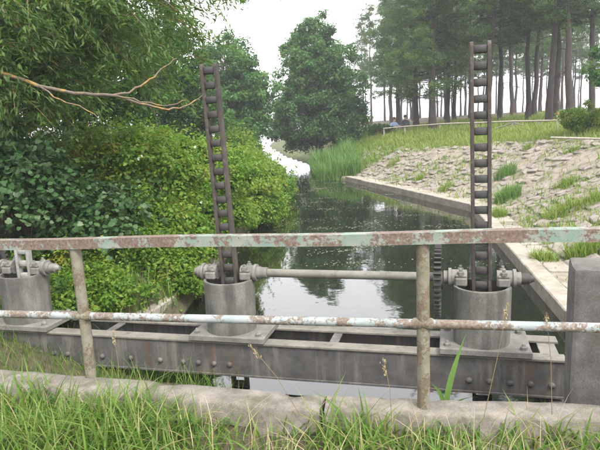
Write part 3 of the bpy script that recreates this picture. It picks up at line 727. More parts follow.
# pines on the right: three models, then copies
def pine(name, H, crown0, rng, label, group, nb=46, spread=1.7, per=26, needle=0.20, r0=0.17, lean=0.0):
    e = empty(name); tag(e, label, 'pine', group); bm = bmesh.new(); n = 10
    tp = np.array([(lean*(i/n)**1.3*H+rng.normal(0, 0.035)*(i > 0), rng.normal(0, 0.03)*(i > 0), -0.3+(H+0.3)*i/n) for i in range(n+1)])
    tube(bm, tp, [r0*(1.35 if i == 0 else 1)*(1-0.86*i/n) for i in range(n+1)], 10)
    C = []; Rr = []
    for k in range(nb):
        u = rng.uniform(0, 1)**0.9; z = H*(crown0+(1-crown0)*u); i = z/H*n; i0 = min(int(i), n-1); p = tp[i0]+(tp[i0+1]-tp[i0])*(i-i0)
        a = rng.uniform(0, 2*PI); L = spread*(1-0.65*u)*rng.uniform(0.5, 1.15); q = p+np.array([math.cos(a)*L, math.sin(a)*L, L*rng.uniform(-0.12, 0.3)])
        branch_to(bm, p, q, 0.028*(1.2-u), 0.006, rng, 0.10, 4, 4)
        for f in np.linspace(0.35, 1.05, int(4+L*2.5)):
            C.append(p+(q-p)*f+rng.normal(0, 0.10+0.12*f, 3)+np.array([0, 0, 0.08])); Rr.append(rng.uniform(0.17, 0.32))
    for k in range(9):                                       # dead stubs on the bare trunk
        z = H*rng.uniform(0.2, crown0); p = tp[int(z/H*n)]; a = rng.uniform(0, 2*PI); L = rng.uniform(0.3, 0.9)
        branch_to(bm, p, p+np.array([math.cos(a)*L, math.sin(a)*L, rng.uniform(-0.15, 0.2)]), 0.014, 0.004, rng, 0, 3, 4)
    mk('trunk', bm, M['pine_bark'], e, True, 80)
    P, N, t = clump_leaves(np.array(C), np.array(Rr), per, rng, 0.7, 0.5, 0.3)
    leaves('crown', P, N, needle, 0.17, M['needle'], e, rng, 'spray', -0.15, t)
    return e
rp = np.random.default_rng(31)
G1 = 'pines on the right bank'
def setp(e, x, y, rz=0.0, s=1.0): e.location = (x, y, hz(x, y)); e.rotation_euler = (0, 0, rz); e.scale = (s, s, s)
pA = pine('pine_tree', 10.5, 0.20, rp, 'bushy pine with low branches above the end of the rail fence', G1, 150, 3.0, 30, r0=0.20); setp(pA, 6.95, 30.2)
pB = pine('pine_tree', 11.0, 0.36, rp, 'straight pine just behind the tall upright rack', G1, 84, 2.2, 22, r0=0.13, lean=0.02); setp(pB, 8.1, 31.5)
pC = pine('pine_tree', 11.5, 0.38, rp, 'thick leaning pine behind the braced fence post', G1, 84, 2.4, 22, r0=0.155, lean=0.06)
def px_ground(px, y):
    lo = at_y(px, 120, y); return lo.x
setp(pC, px_ground(487, 29), 29)
# (px of the trunk foot, distance, model, scale, turn)
spec = [(455, 36, 1, 1.0, 1.0, 'slim pine in the gap left of the tall upright rack'), (500, 31.5, 1, 1.0, 2.2, 'dark straight pine right of the leaning pine'), (512, 40, 2, 1.0, 3.0, 'distant slim pine between two dark trunks'),
        (527, 30, 1, 1.1, 4.0, 'straight pine above the middle of the rail fence'), (534, 33, 2, 0.95, 5.1, 'paired dark pine close behind the fence rail'), (549, 27, 2, 1.05, 0.5, 'stout pine left of the green shrub'),
        (556, 28.5, 1, 1.1, 1.7, 'stout pine with a twin trunk behind the green shrub'), (569, 26, 2, 1.1, 2.9, 'thick leaning pine rising over the green shrub'), (590, 27, 1, 1.15, 3.3, 'pine behind the leafy branches at the shrub end'),
        (540, 44, 1, 1.0, 0.2, 'far slim pine seen between the stout pines'), (470, 43, 2, 0.9, 4.4, 'far slim pine framed by the rack rungs'), (445, 46, 1, 0.95, 3.9, 'far slim pine behind the bushy pine'),
        (416, 34, 0, 0.88, 2.0, 'bushy pine with drooping boughs next to the big round tree'), (398, 43, 0, 0.95, 0.7, 'farther bushy pine over the seated people')]
for (px, y, m, sc, rz, lab) in spec:
    src = (pA, pB, pC)[m]; x = px_ground(px, y); copy_tree(src, (x, y, hz(x, y)-0.05), rz, sc, lab, G1)
# far rows of slim pines: a light model, copied
pF = pine('distant_pine', 11.0, 0.40, rp, 'slim distant pine trunk in the bright background of the wood', 'distant pines', 40, 1.9, 13, 0.32, 0.10)
rf = random.Random(5); first = True
for row, (y0, k) in enumerate(((54, 15), (66, 18), (80, 20))):
    for i in range(k):
        px = 362+ (600-362)*(i+rf.uniform(0.1, 0.9))/k; y = y0+rf.uniform(-4, 4); x = px_ground(px, y); z = hz(x, y)-0.05; s = rf.uniform(0.85, 1.15)
        if first: pF.location = (x, y, z); first = False
        else: copy_tree(pF, (x, y, z), rf.uniform(0, 6.28), s)
# leafy tree at the right edge and the shrub on the crest
broadleaf_tree('hazel_tree', (9.35, 16.6, hz(9.35, 16.6)), 4.2, [(-0.1, 0, 1.75, 1.25, 1.2, 0.8), (0.5, 0, 2.7, 1.2, 1.2, 0.8)], 110, 80, 0.10, 0.6, M['tree_leaf'], M['bark'], 'light green leafy tree reaching in above the shrub on the right bank', rg, 0.07, clump_r=0.30)
broadleaf_tree('round_shrub', (8.75, 18.0, hz(8.75, 18)-0.1), 1.15, [(0.1, 0, 0.55, 0.85, 0.7, 0.45), (-0.35, -0.1, 0.38, 0.55, 0.5, 0.3)], 55, 100, 0.07, 0.6, M['bush_leaf'], M['stem'], 'rounded green shrub on the crest of the stony bank', rg, 0.03, clump_r=0.2, cat='shrub')
broadleaf_tree('fence_shrub', (4.75, 33, hz(4.75, 33)-0.1), 1.0, [(0.0, 0, 0.5, 0.8, 0.7, 0.4)], 40, 80, 0.09, 0.6, M['dark_leaf'], M['stem'], 'low dark shrub beside the seated people at the fence end', rg, 0.03, clump_r=0.22, cat='shrub')

# ------------------------------------------------------------------ bushes on the left bank
def bush(name, base, mounds, n_clump, per, leaf, ratio, mat, label, rng, cr=0.22, shape='diamond', flowers=0, group=None, stems=40, up=0.6, droop=0.25):
    e = empty(name, base); tag(e, label, 'bush', group); C = []; Rr = []
    vol = np.array([m[3]*m[4]*m[5] for m in mounds])**0.67; cn = np.maximum(3, (n_clump*vol/vol.sum()).astype(int))
    for m, k in zip(mounds, cn):
        D = sphere_pts(k, rng); D[:, 2] = np.abs(D[:, 2])*1.0-0.18; r = rng.uniform(0.5, 1.0, k)+0.3*rng.uniform(0, 1, k)**4
        C.append(np.array(m[:3])+D*r[:, None]*np.array(m[3:])); Rr.append(cr*rng.uniform(0.35, 1.55, k))
    C = np.concatenate(C); Rr = np.concatenate(Rr); bm = bmesh.new(); b0 = np.array(base)
    for q in C[::max(1, len(C)//stems)]:
        f = np.array([q[0]*0.55, q[1]*0.55+0.1, 0]); f[2] = hz(f[0]+b0[0], f[1]+b0[1])-b0[2]-0.1
        branch_to(bm, f, q, 0.012, 0.004, rng, 0.12, 4, 4)
    mk('stems', bm, M['stem'], e)
    P, N, t = clump_leaves(C, Rr, per, rng, 0.8, 0.4, up)
    # sprigs: shoots that break the outline
    ns = int(len(C)*1.1); si = rng.choice(len(C), ns); SP = []
    for q, r in zip(C[si], Rr[si]):
        d = nrm(rng.normal(0, 0.6, 3)+np.array([0.1, -0.3, 0.7])); L = rng.uniform(0.15, 0.62)
        for m in range(7): SP.append(q+d*(r*0.6+L*m/6)+np.array([0, 0, -0.25*L*(m/6)**2])+rng.normal(0, 0.02, 3))
    SP = np.array(SP); P = np.concatenate([P, SP]); N = np.concatenate([N, rng.normal(0, 0.5, SP.shape)+[0, 0, 0.8]]); t = np.concatenate([t, np.full(len(SP), 0.62)])
    leaves('foliage', P, N, leaf, ratio, mat, e, rng, shape, droop, t)
    if flowers:
        bmf = bmesh.new(); k = 8; c = bmf.verts.new((0, 0, -0.02)); ring = [bmf.verts.new((math.cos(2*PI*i/k)*(0.027-0.003*(i % 2)), math.sin(2*PI*i/k)*(0.027-0.003*(i % 2)), 0.012*(1+0.4*(i % 2)))) for i in range(k)]
        for i in range(k): bmf.faces.new((c, ring[i], ring[(i+1) % k]))
        me = bpy.data.meshes.new('flower'); bmf.to_mesh(me); bmf.free(); me.materials.append(M['petal'])
        cand = [i for i in range(len(C)) if C[i][1] < np.median(C[:, 1])]
        for i in rng.choice(cand, flowers, replace=False):
            o = link_mesh('flower', me, None, e); q = C[i]+nrm(np.array([rng.normal(0, 0.3), -1, 0.45]))*Rr[i]*1.12
            o.location = q; o.rotation_euler = Vector((rng.normal(0, 0.4), -1, 0.6)).to_track_quat('Z', 'Y').to_euler()
    return e
rb = np.random.default_rng(41)
bush('broad_leaved_bush', (-4.1, 7.6, 0.2), [(-0.6, 0, 1.05, 1.2, 0.9, 1.05), (0.5, -0.1, 0.6, 0.95, 0.8, 0.9), (1.3, 0.1, 0.25, 0.75, 0.6, 0.65)], 420, 26, 0.08, 1, M['broad_leaf'], 'dark bush with large broad bluish leaves behind the railing', rb, 0.26, 'lobed', up=0.9, droop=0.5)
bush('yellowing_bush', (-4.3, 8.5, 0.4), [(-0.4, 0, 1.0, 1.3, 0.7, 1.0), (0.9, 0, 0.7, 0.9, 0.7, 0.9)], 150, 120, 0.055, 0.55, M['under_leaf'], 'bush with small yellowing leaves above the broad-leaved bush', rb, 0.24)
bush('bramble_bush', (-2.75, 9.2, 0.3), [(-0.1, 0, 0.75, 1.0, 0.9, 0.85), (0.55, -0.2, 0.45, 0.75, 0.8, 0.75), (0.75, -0.35, -0.2, 0.5, 0.7, 0.55), (0.2, -0.7, -0.1, 0.6, 0.5, 0.6)], 330, 120, 0.062, 0.62, M['bush_leaf'], 'bright green bramble mound with white bindweed flowers, left of the tilted rack', rb, 0.2, flowers=16)
bush('bramble_bush', (-2.25, 11.8, 0.3), [(-0.6, 0.1, 0.75, 1.1, 1.0, 0.8), (0.45, -0.1, 0.40, 0.85, 1.0, 0.7), (0.75, -0.1, -0.35, 0.5, 1.3, 0.6), (0.2, -0.9, -0.2, 0.6, 0.6, 0.6)], 330, 110, 0.07, 0.62, M['bush_leaf'], 'bright green bramble mound beyond the tilted rack, dotted with white flowers', rb, 0.22, flowers=14)
bush('waterside_bush', (-1.35, 14.8, -0.1), [(-0.5, 0, 0.5, 1.1, 1.2, 0.8), (0.25, -0.1, 0.12, 0.75, 1.3, 0.6), (0.45, -0.1, -0.35, 0.5, 1.6, 0.45)], 270, 110, 0.075, 0.62, M['bush_leaf'], 'bright green bush overhanging the water beyond the bramble mounds', rb, 0.22, flowers=4)
bush('waterside_bush', (-0.95, 18.6, -0.3), [(-0.5, 0, 0.45, 1.0, 1.4, 0.7), (0.2, 0, 0.1, 0.6, 1.2, 0.5), (0.3, 0, -0.2, 0.45, 1.4, 0.4)], 220, 100, 0.085, 0.62, M['bush_leaf'], 'last green bush on the left bank before the canal narrows', rb, 0.22)
bush('far_bank_bush', (-2.1, 23.0, -0.1), [(-0.3, 0, 0.6, 1.0, 1.6, 1.1), (0.3, 0, 0.1, 0.7, 1.8, 0.6)], 190, 90, 0.10, 0.62, M['bush_leaf'], 'green bush under the dense dark tree where the canal narrows', rb, 0.26)
bush('far_bank_bush', (-2.75, 28.5, -0.1), [(-0.2, 0, 0.9, 1.1, 1.8, 1.4), (0.2, 0, 0.2, 0.8, 2.0, 0.7)], 200, 90, 0.12, 0.62, M['dark_leaf'], 'darker green bush beneath the leaning bank tree', rb, 0.3)
bush('low_bank_bush', (-2.35, 8.0, -0.25), [(0.0, 0, 0.25, 0.75, 0.55, 0.55), (0.6, -0.15, -0.05, 0.45, 0.45, 0.35), (-0.7, -0.2, 0.2, 0.7, 0.5, 0.5)], 130, 100, 0.055, 0.6, M['bush_leaf'], 'low green herbs on the bank behind the short concrete wall', rb, 0.17)
bush('low_bank_bush', (-2.2, 6.7, -0.42), [(0.0, 0, 0.15, 0.38, 0.55, 0.38), (-0.6, -0.1, 0.2, 0.6, 0.6, 0.42)], 100, 90, 0.05, 0.6, M['bush_leaf'], 'leafy weeds crowding the landward side of the short concrete wall', rb, 0.14)
bush('low_bank_bush', (-1.55, 8.6, -0.45), [(-0.15, 0, 0.2, 0.45, 1.1, 0.5), (-0.1, -0.8, 0.0, 0.3, 0.4, 0.3)], 110, 90, 0.06, 0.6, M['bush_leaf'], 'leafy weeds hanging over the water left of the middle pedestal', rb, 0.16)
bush('nettle_patch', (-3.2, 7.1, -0.2), [(0.0, 0, 0.15, 0.8, 0.5, 0.4), (-0.9, 0.1, 0.2, 0.7, 0.5, 0.45)], 90, 90, 0.05, 0.5, M['under_leaf'], 'shaded low plants beneath the dark broad-leaved bush', rb, 0.17)

# ------------------------------------------------------------------ grass
def blades(name, P, L, W, mat, parent, rng, seg=4, bend=0.5, lean=None, tint=None, kind='stuff'):
    n = len(P); a = rng.uniform(0, 2*PI, n); H = np.stack([np.cos(a), np.sin(a), np.zeros(n)], 1)
    if lean is not None: H = nrm(H+lean); 
    S = np.stack([-H[:, 1], H[:, 0], np.zeros(n)], 1); tw = rng.uniform(-0.6, 0.6, n)[:, None]; S = nrm(S+H*tw)
    b = (bend*rng.uniform(0.3, 1.5, n))[:, None]; L = L[:, None]; W = (W*rng.uniform(0.7, 1.3, n))[:, None]
    rows = []
    for i in range(seg+1):
        u = i/seg; c = P+np.array([0, 0, 1])*L*(u-0.32*b*u**2.2)+H*L*b*0.75*u**1.9
        w = W*(1-u**1.6)*0.5+W*0.02; rows += [c-S*w, c+S*w]
    V = np.stack(rows, 1); F = np.array([[2*i, 2*i+1, 2*i+3, 2*i+2] for i in range(seg)])
    FF = (F[None]+(np.arange(n)*2*(seg+1))[:, None, None]).reshape(-1, 4)
    t = rng.beta(2, 2.4, n) if tint is None else np.clip(tint+rng.normal(0, 0.12, n), 0, 1)
    o = np_mesh(name, V.reshape(-1, 3), FF, mat, parent, np.repeat(t, seg), smooth=True)
    if kind: o['kind'] = kind
    return o
rs = np.random.default_rng(51)
def scatter(x0, x1, y0, y1, n): x = rs.uniform(x0, x1, n); y = rs.uniform(y0, y1, n); return x, y
# verge in front of the kerb
x, y = scatter(-2.9, 2.6, 2.35, 4.2, 30000); k = (y < kerb_y(x)-0.22) & (y > kerb_y(x)-1.0)
den = vnoise(x, y*2, 2.0); edge = np.clip((kerb_y(x)-0.22-y)/0.35, 0, 1)
bare = np.exp(-((x+0.25)/0.35)**2)*0.75
k &= rs.uniform(0, 1, len(x)) < (0.55+0.35*den)*(1-bare)
x, y = x[k], y[k]
L = rs.gamma(5, 0.038, len(x))*(0.85+0.45*vnoise(x, y, 3.1))*np.where(x < -0.6, 1.15, 0.95)
g = blades('verge_grass', np.stack([x, y, height(x, y)-0.02], 1), np.clip(L, 0.05, 0.42), np.full(len(x), 0.014), M['grass'], None, rs, 5, 0.95)
tag(g, 'rough green grass along the verge in front of the kerb', 'grass', kind='stuff')
# long arching and dry blades
x, y = scatter(-2.6, 2.3, 2.4, 4.0, 1300); k = (y < kerb_y(x)-0.2) & (y > kerb_y(x)-0.8); x, y = x[k], y[k]
g = blades('dry_grass', np.stack([x, y, height(x, y)], 1), rs.uniform(0.10, 0.36, len(x)), np.full(len(x), 0.005), M['straw'], None, rs, 6, 1.1)
tag(g, 'dry straw-coloured grass stalks among the verge grass', 'grass', kind='stuff')
# grass and stalks between kerb and girders, under the left pedestals
x, y = scatter(-3.8, -0.25, 3.4, 6.2, 11000); ky = kerb_y(x); k = (y > ky+0.02) & (~inside(x, y)) & (rs.uniform(0, 1, len(x)) < 0.5+0.5*vnoise(x, y, 3.4)+0.5*(x < -1.5)); x, y = x[k], y[k]
g = blades('bank_weeds', np.stack([x, y, height(x, y)-0.02], 1), np.clip(rs.gamma(4, 0.052, len(x)), 0.05, 0.55)*np.where(x < -1.5, 0.8, 1.0), np.full(len(x), 0.007), M['grass'], None, rs, 5, 0.75)
tag(g, 'thin grass growing between the kerb and the girders', 'grass', kind='stuff')
# left bank herbs near the water
x, y = scatter(-3.4, 0.0, 6.0, 24, 30000); dl_, _ = seg_dist(x, y, LEFT); k = (~inside(x, y)) & (dl_ < 1.0); x, y = x[k], y[k]
g = blades('waterside_grass', np.stack([x, y, height(x, y)-0.02], 1), np.clip(rs.gamma(5, 0.055, len(x)), 0.08, 0.6), np.full(len(x), 0.014), M['grass'], None, rs, 4, 0.6)
tag(g, 'long grass on the left bank behind the short concrete wall', 'grass', kind='stuff')
# right bank: crest grass, patches on the slope
x, y = scatter(1, 17, 4, 36, 190000)
dr_, yr_ = seg_dist(x, y, RIGHT); w_ = np.interp(yr_, [3, 6, 15, 24, 30], [3.0, 3.6, 3.6, 2.2, 2.6]); dl_, _ = seg_dist(x, y, LEFT)
tt = (dr_-BERM)/w_; inr = (dr_ < dl_) & ~inside(x, y) & (y > kerb_y(x)+0.3)
nzz = vnoise(x, y, 1.0)+0.6*vnoise(x+5, y-3, 2.7)
pr = np.where(tt > 0.97, 0.75, np.where(tt > 0.72, np.clip((tt-0.72)*2.2+0.35*nzz, 0.03, 0.8),  np.where(tt > 0.0, np.clip(0.12+0.55*nzz+0.8*np.clip((15-y)/6, 0, 1)*(1-0.5*tt)*(0.6+nzz), 0.10, 0.95), np.where(dr_ > 0.25, 0.10, 0))))
pr = np.where((yr_ > 25) , 0.9, pr)
bbv = dr_-BERM-w_; pr = np.where(bbv > 6, 0.35, pr)
k = inr & (rs.uniform(0, 1, len(x)) < pr); x, y = x[k], y[k]; tt = tt[k]; yr_ = yr_[k]
L = np.clip(rs.gamma(5, 0.032, len(x)), 0.05, 0.4)*np.where(yr_ > 25, 1.5, 1.0)*np.where(tt < 0.9, 0.8, 0.85)
tn = np.where(tt > 0.9, 0.58, 0.40)
g = blades('bank_grass', np.stack([x, y, height(x, y)-0.02], 1), L, 0.010+0.0009*y, M['bank_grass'], None, rs, 3, 0.6, None, tn)
tag(g, 'light green grass along the crest and in tufts over the stony right bank', 'grass', kind='stuff')
# individual tussocks on the slope
def tussock(name, px, py, Rr, n, L, label, mat, wd=0.014, dist=None):
    lo, hi = 4.0, 45.0; best = None                          # where the pixel's ray meets the ground
    for yy in np.linspace(5, 40, 500):
        p = at_y(px, py, yy)
        if hz(p.x, p.y) >= p.z: best = p; break
    p = best if best is not None else at_y(px, py, 20)
    q = rs.normal(0, 1, (n, 2)); q = q/np.linalg.norm(q, axis=1, keepdims=True)*(rs.uniform(0, 1, (n, 1))**0.7)*Rr*0.62; X_, Y_ = p.x+q[:, 0], p.y+q[:, 1]; z = height(X_, Y_)
    o = blades(name, np.stack([X_-p.x, Y_-p.y, z-p.z], 1), L*rs.uniform(0.5, 1.15, n), np.full(n, wd), mat, None, rs, 4, 0.7, kind=None)
    o.location = (p.x, p.y, p.z); tag(o, label, 'grass tuft', 'grass tufts on the stony bank'); return o
for (px, py, Rr, n, L, lab) in ((508, 200, 0.55, 520, 0.50, 'big bright green grass tuft in the middle of the stony slope'), (505, 176, 0.5, 360, 0.42, 'upright grass tuft higher on the slope above the big bright tuft'),
        (497, 218, 0.35, 260, 0.34, 'grass tuft at the slope foot right of the tall upright rack'), (527, 150, 0.22, 120, 0.26, 'small grass tuft below the crest near the rack'), (571, 154, 0.35, 180, 0.25, 'small grass tuft below the rounded shrub'),
        (566, 186, 0.45, 240, 0.25, 'low dark grass tuft at mid slope beneath the shrub'), (545, 262, 0.35, 260, 0.25, 'grass tuft in the paving slabs beside the edging'), (585, 255, 0.45, 420, 0.35, 'grass tuft at the slope foot behind the square pillar'),
        (560, 215, 0.6, 380, 0.30, 'wide low grass tuft on the near slope'), (592, 205, 0.5, 330, 0.30, 'low grass tuft on the near slope uphill of the pillar'), (420, 180, 0.45, 160, 0.30, 'thin grass tuft beside the far edging'), (446, 190, 0.4, 160, 0.28, 'thin grass tuft left of the tall upright rack'),
        (393, 165, 0.5, 150, 0.35, 'wispy grass tuft on the pale far slope')):
    tussock('grass_tuft', px, py, Rr, n, L, lab, M['reed'] if 'bright' in lab or 'upright grass' in lab else M['bank_grass'])
# reeds at the end of the edging
def reeds(name, x0, x1, y0, y1, n, L, label):
    x, y = scatter(x0, x1, y0, y1, n); c = np.array([(x0+x1)/2, (y0+y1)/2]); z = np.maximum(height(x, y), WATER_Z-0.1)
    o = blades(name, np.stack([x-c[0], y-c[1], z], 1), L*rs.uniform(0.5, 1.1, n), np.full(n, 0.035), M['reed'], None, rs, 4, 0.5, kind=None); o.location = (c[0], c[1], 0)
    tag(o, label, 'reeds'); return o
reeds('reed_bed', 0.8, 2.7, 24.9, 28.0, 2600, 0.95, 'bright green reeds at the far end of the concrete edging')
reeds('reed_bed', 0.7, 2.8, 28.2, 33.0, 1800, 1.1, 'tall reeds on the bank at the foot of the big round tree')

# broad reed leaf beside the right post, seed stalks
e = empty('reed_plant', at_z(445, 412, -0.16)); tag(e, 'broad bright green reed leaves standing beside the right railing post', 'plant')
b0 = Vector(e.location)
def strip(name, path, w, mat, parent):
    bm = bmesh.new(); prev = None; n = len(path)-1
    for i, p in enumerate(path):
        u = i/n; ww = w*(0.55+0.9*u*(1-u)*2)*(1-u**3)+0.0006; a = bm.verts.new((p[0]-ww/2, p[1], p[2])); c = bm.verts.new((p[0], p[1]+ww*0.18, p[2])); b = bm.verts.new((p[0]+ww/2, p[1], p[2]))
        if prev: bm.faces.new((prev[0], prev[1], c, a)); bm.faces.new((prev[1], prev[2], b, c))
        prev = (a, c, b)
    o = mk(name, bm, mat, parent, True, 80); at = o.data.attributes.new('tint', 'FLOAT', 'FACE'); at.data.foreach_set('value', [0.7]*len(o.data.polygons)); return o
def pxpath(pts, y): return [tuple(at_y(px, py, y)-b0) for px, py in pts]
def smooth_path(pts, n=12):
    pts = [Vector(p) for p in pts]; out = []
    for i in range(n+1):
        t = i/n; out.append(tuple((1-t)**2*pts[0]+2*t*(1-t)*pts[1]+t*t*pts[2]))
    return out
yy = b0.y
strip('leaf', smooth_path([(0, 0, 0), (0.02, 0, 0.22), tuple(at_y(466, 334, yy)-b0)]), 0.042, M['reed'], e)
strip('leaf', smooth_path([(0, 0, 0), (-0.02, -0.01, 0.16), (-0.10, -0.05, 0.22)]), 0.03, M['reed'], e)
strip('leaf', smooth_path([(0.01, 0, 0), (0.08, -0.02, 0.12), (0.20, -0.06, 0.12)]), 0.03, M['reed'], e)
def seed_stalk(px0, py0, px1, py1, y, label, head=0.06):
    p0 = at_y(px0, py0, y); p1 = at_y(px1, py1, y); e = empty('seed_stalk', p0); tag(e, label, 'grass stalk', 'dry seed stalks by the railing'); d = p1-p0
    mk('stalk', newtube([Vector((0, 0, 0)), d*0.5+Vector((0.01, 0, 0.02)), d], [0.0022, 0.0018, 0.0012], 5), M['straw'], e)
    rr = np.random.default_rng(int(px0)); n = 40; t = rr.uniform(0, 1, n); u = np.array(d.normalized())
    P = np.array(d)[None]+u[None]*(t[:, None]-1)*head*1.6+rr.normal(0, 0.006, (n, 3)); leaves('seed_head', P, rr.normal(0, 1, (n, 3)), 0.016, 0.35, M['straw'], e, rr, droop=-0.3, axis_bias=np.tile(u, (n, 1)), kind=None)
seed_stalk(482, 425, 508, 302, 3.02, 'tall dry seed stalk in front of the right pedestal')
seed_stalk(552, 415, 546, 312, 3.0, 'tall dry seed stalk near the square pillar')
seed_stalk(392, 425, 384, 360, 3.05, 'short dry seed stalk left of the right railing post')
seed_stalk(300, 415, 250, 345, 3.2, 'dry stalk leaning across the girder below the middle pedestal')
seed_stalk(120, 395, 113, 330, 3.5, 'dry seed stalk beside the left railing post')

# floating weed on the water
n = 2600; c = rs.uniform(0, 1, (70, 2))*np.array([4.5, 17])+np.array([-0.9, 9]); ci = rs.integers(0, 70, n)
sd = rs.uniform(0.1, 0.6, 70)
P = np.concatenate([c[ci]+rs.normal(0, 1, (n, 2))*np.stack([sd[ci]*1.6, sd[ci]*0.5], 1), np.full((n, 1), WATER_Z+0.006)], 1)
k = inside(P[:, 0], P[:, 1]); P = P[k]
o = leaves('floating_weed', P, np.tile([0, 0, 1.0], (len(P), 1))+rs.normal(0, 0.01, (len(P), 3)), 0.045, 0.6, M['weed'], None, rs, droop=0)
tag(o, 'thin scum of floating weed drifting on the canal', 'pond weed', kind='stuff')

# ------------------------------------------------------------------ rail fence beyond the bank
fe = empty('rail_fence', (8.8, 24, hz(8.8, 24))); tag(fe, 'low pale wooden rail fence with braced post in front of the pines', 'fence'); f0 = Vector(fe.location)
def fp(px, py, y): return at_y(px, py, y)-f0
def pole(name, a, b, r): mk(name, newtube([a, (a+b)/2+Vector((0, 0, random.uniform(-0.01, 0.01))), b], [r, r*0.95, r*0.9], 8), M['wood'], fe, True, 60)
yf = lambda px: 30-(px-405)*(8.0/195)
prev = None
for px, py in ((384, 128.5), (405, 126.5), (440, 124), (476, 122.8), (513, 121.2), (538, 120.8), (566, 120), (604, 119)):
    y = yf(px); top = fp(px, py, y); g_ = Vector((top.x, top.y, hz(top.x+f0.x, y)-f0.z-0.15))
    pole('post', g_, top+Vector((0, 0, 0.04)), 0.05)
    if prev is not None: pole('rail', prev+Vector((0, -0.05, 0)), top+Vector((0, -0.05, 0)), 0.036)
    prev = top
    if px == 513:
        for dx in (-22, 17): 
            yb = yf(px+dx); q = fp(px+dx, py+9, yb); q.z = max(q.z, hz(q.x+f0.x, yb)-f0.z); pole('brace', top+Vector((0, 0.02, -0.06)), q, 0.033)
pa, pb = at_y(551, 137.5, 16.2), at_y(606, 139, 15.2)
pl = mk('lying_pole', newtube([pa-pa, (pb-pa)*0.5, pb-pa], [0.028, 0.03, 0.026], 8), M['wood'], None, True, 60)
zz = max(hz(pa.x, pa.y), hz(pb.x, pb.y), hz((pa.x+pb.x)/2, (pa.y+pb.y)/2))
pl.location = (pa.x, pa.y, max(pa.z, hz(pa.x, pa.y)+0.02)); tag(pl, 'pale wooden pole lying in the grass below the rounded shrub', 'pole')
# small red and white mark board behind the shrub
sg = empty('marker_sign', at_y(558, 114, 19.5)-Vector((0, 0, 0.75))); tag(sg, 'small red and white marker behind the rounded shrub', 'sign')
tr_ = NT('sign_red'); tr_.base((0.55, 0.10, 0.10)); tw_ = NT('sign_white'); tw_.base((0.78, 0.76, 0.74))
mk('post', newtube([(0, 0, -0.1), (0, 0, 0.83)], [0.02, 0.02], 8), M['wood'], sg); mk('red_band', newbox((0, -0.03, 0.76), (0.11, 0.02, 0.05), bevel=0.004), tr_.m, sg); mk('white_band', newbox((0, -0.03, 0.70), (0.11, 0.02, 0.066), bevel=0.004), tw_.m, sg)

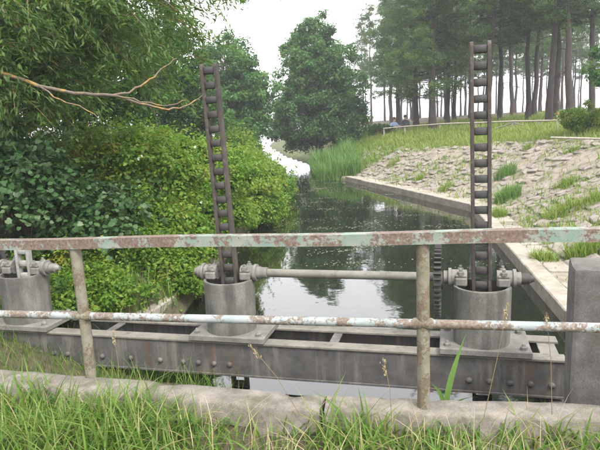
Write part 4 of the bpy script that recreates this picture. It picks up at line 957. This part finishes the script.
# ------------------------------------------------------------------ two people sitting at the fence end
def person(loc, rz, cols, label, pose='sit'):
    e = empty('person', loc, rz); tag(e, label, 'person', 'people resting at the fence end')
    J = {'pelvis': (0, 0, 0.12), 'waist': (0, -0.02, 0.30), 'chest': (0, -0.01, 0.50), 'neck': (0, 0.02, 0.63), 'headb': (0, 0.05, 0.70), 'head': (0, 0.055, 0.80)}
    E_ = [('pelvis', 'waist'), ('waist', 'chest'), ('chest', 'neck'), ('neck', 'headb'), ('headb', 'head')]
    rad = {'pelvis': 0.15, 'waist': 0.125, 'chest': 0.15, 'neck': 0.055, 'headb': 0.075, 'head': 0.095}
    for s_, n in ((-1, 'l'), (1, 'r')):
        J.update({'sh'+n: (s_*0.18, 0, 0.55), 'el'+n: (s_*0.25, 0.12, 0.34), 'wr'+n: (s_*0.15, 0.33, 0.36), 'hip'+n: (s_*0.09, 0.04, 0.11), 'kn'+n: (s_*0.13, 0.42, 0.42), 'an'+n: (s_*0.13, 0.66, 0.07), 'to'+n: (s_*0.14, 0.84, 0.045)})
        rad.update({'sh'+n: 0.07, 'el'+n: 0.048, 'wr'+n: 0.034, 'hip'+n: 0.095, 'kn'+n: 0.065, 'an'+n: 0.045, 'to'+n: 0.035})
        E_ += [('chest', 'sh'+n), ('sh'+n, 'el'+n), ('el'+n, 'wr'+n), ('pelvis', 'hip'+n), ('hip'+n, 'kn'+n), ('kn'+n, 'an'+n), ('an'+n, 'to'+n)]
        for f in range(5):
            a = 'f%d%s' % (f, n); J[a] = (s_*(0.15-0.035+0.016*f), 0.33+(0.085 if f else 0.05), 0.345-(0.02 if f else -0.01)); rad[a] = 0.009; E_.append(('wr'+n, a))
    names = list(J); me = bpy.data.meshes.new('body'); me.from_pydata([J[k] for k in names], [(names.index(a), names.index(b)) for a, b in E_], [])
    o = link_mesh('body', me, None, e); o.modifiers.new('skin', 'SKIN'); sk = me.skin_vertices[0].data
    for i, k in enumerate(names): sk[i].radius = (rad[k], rad[k]*0.9); 
    sk[0].use_root = True; ss = o.modifiers.new('sub', 'SUBSURF'); ss.levels = 1; ss.render_levels = 1
    t = NT('clothes'); c = t.add('ShaderNodeTexCoord'); sx = t.add('ShaderNodeSeparateXYZ'); t.l(c.outputs['Object'], sx.inputs[0])
    top = t.ramp(sx.outputs['Z'], [(0.0, cols[1]), (0.245, cols[1]), (0.25, cols[0]), (0.635, cols[0]), (0.64, (0.42, 0.27, 0.20))])
    for el in []: pass
    f = t.ramp(sx.outputs['Y'], [(0.13, g3(0)), (0.14, g3(1))]); t.base(t.mix(f, top, cols[1])); t.rough(0.9); me.materials.append(t.m)
    th = NT('hair'); th.base(cols[2]); bm = bmesh.new(); bmesh.ops.create_uvsphere(bm, u_segments=14, v_segments=10, radius=0.105)
    for v in list(bm.verts):
        if v.co.y > 0.045 and v.co.z < 0.05: v.co.y = 0.045
    h = mk('hair', bm, th.m, e, True, 80); h.location = (0, 0.035, 0.835)
    return e
for px, py, y, rz, cols, lab in ((394, 133, 35.0, R(200), ((0.30, 0.42, 0.60), (0.45, 0.25, 0.22), (0.10, 0.07, 0.05)), 'person in a light blue top sitting on the grass by the fence end'),
                                 (405.5, 132.5, 34.5, R(160), ((0.05, 0.05, 0.06), (0.07, 0.07, 0.09), (0.05, 0.035, 0.03)), 'person in dark clothes sitting on the grass under the fence')):
    p = at_y(px, py, y); person((p.x, y, hz(p.x, y)), rz, cols, lab)

# ------------------------------------------------------------------ haze
HAZE = 0.0016
if HAZE > 0:
    bm = newbox((0, 560, 10), (1840, 1320, 40)); t = NT('haze_air'); t.n.remove(t.b)
    pv = t.add('ShaderNodeVolumePrincipled'); pv.inputs['Color'].default_value = (0.93, 0.96, 1.0, 1); pv.inputs['Density'].default_value = HAZE; pv.inputs['Anisotropy'].default_value = 0.2
    t.l(pv.outputs[0], t.o.inputs['Volume']); tag(mk('haze', bm, t.m), 'thin pale summer haze in the air', 'haze', kind='stuff')
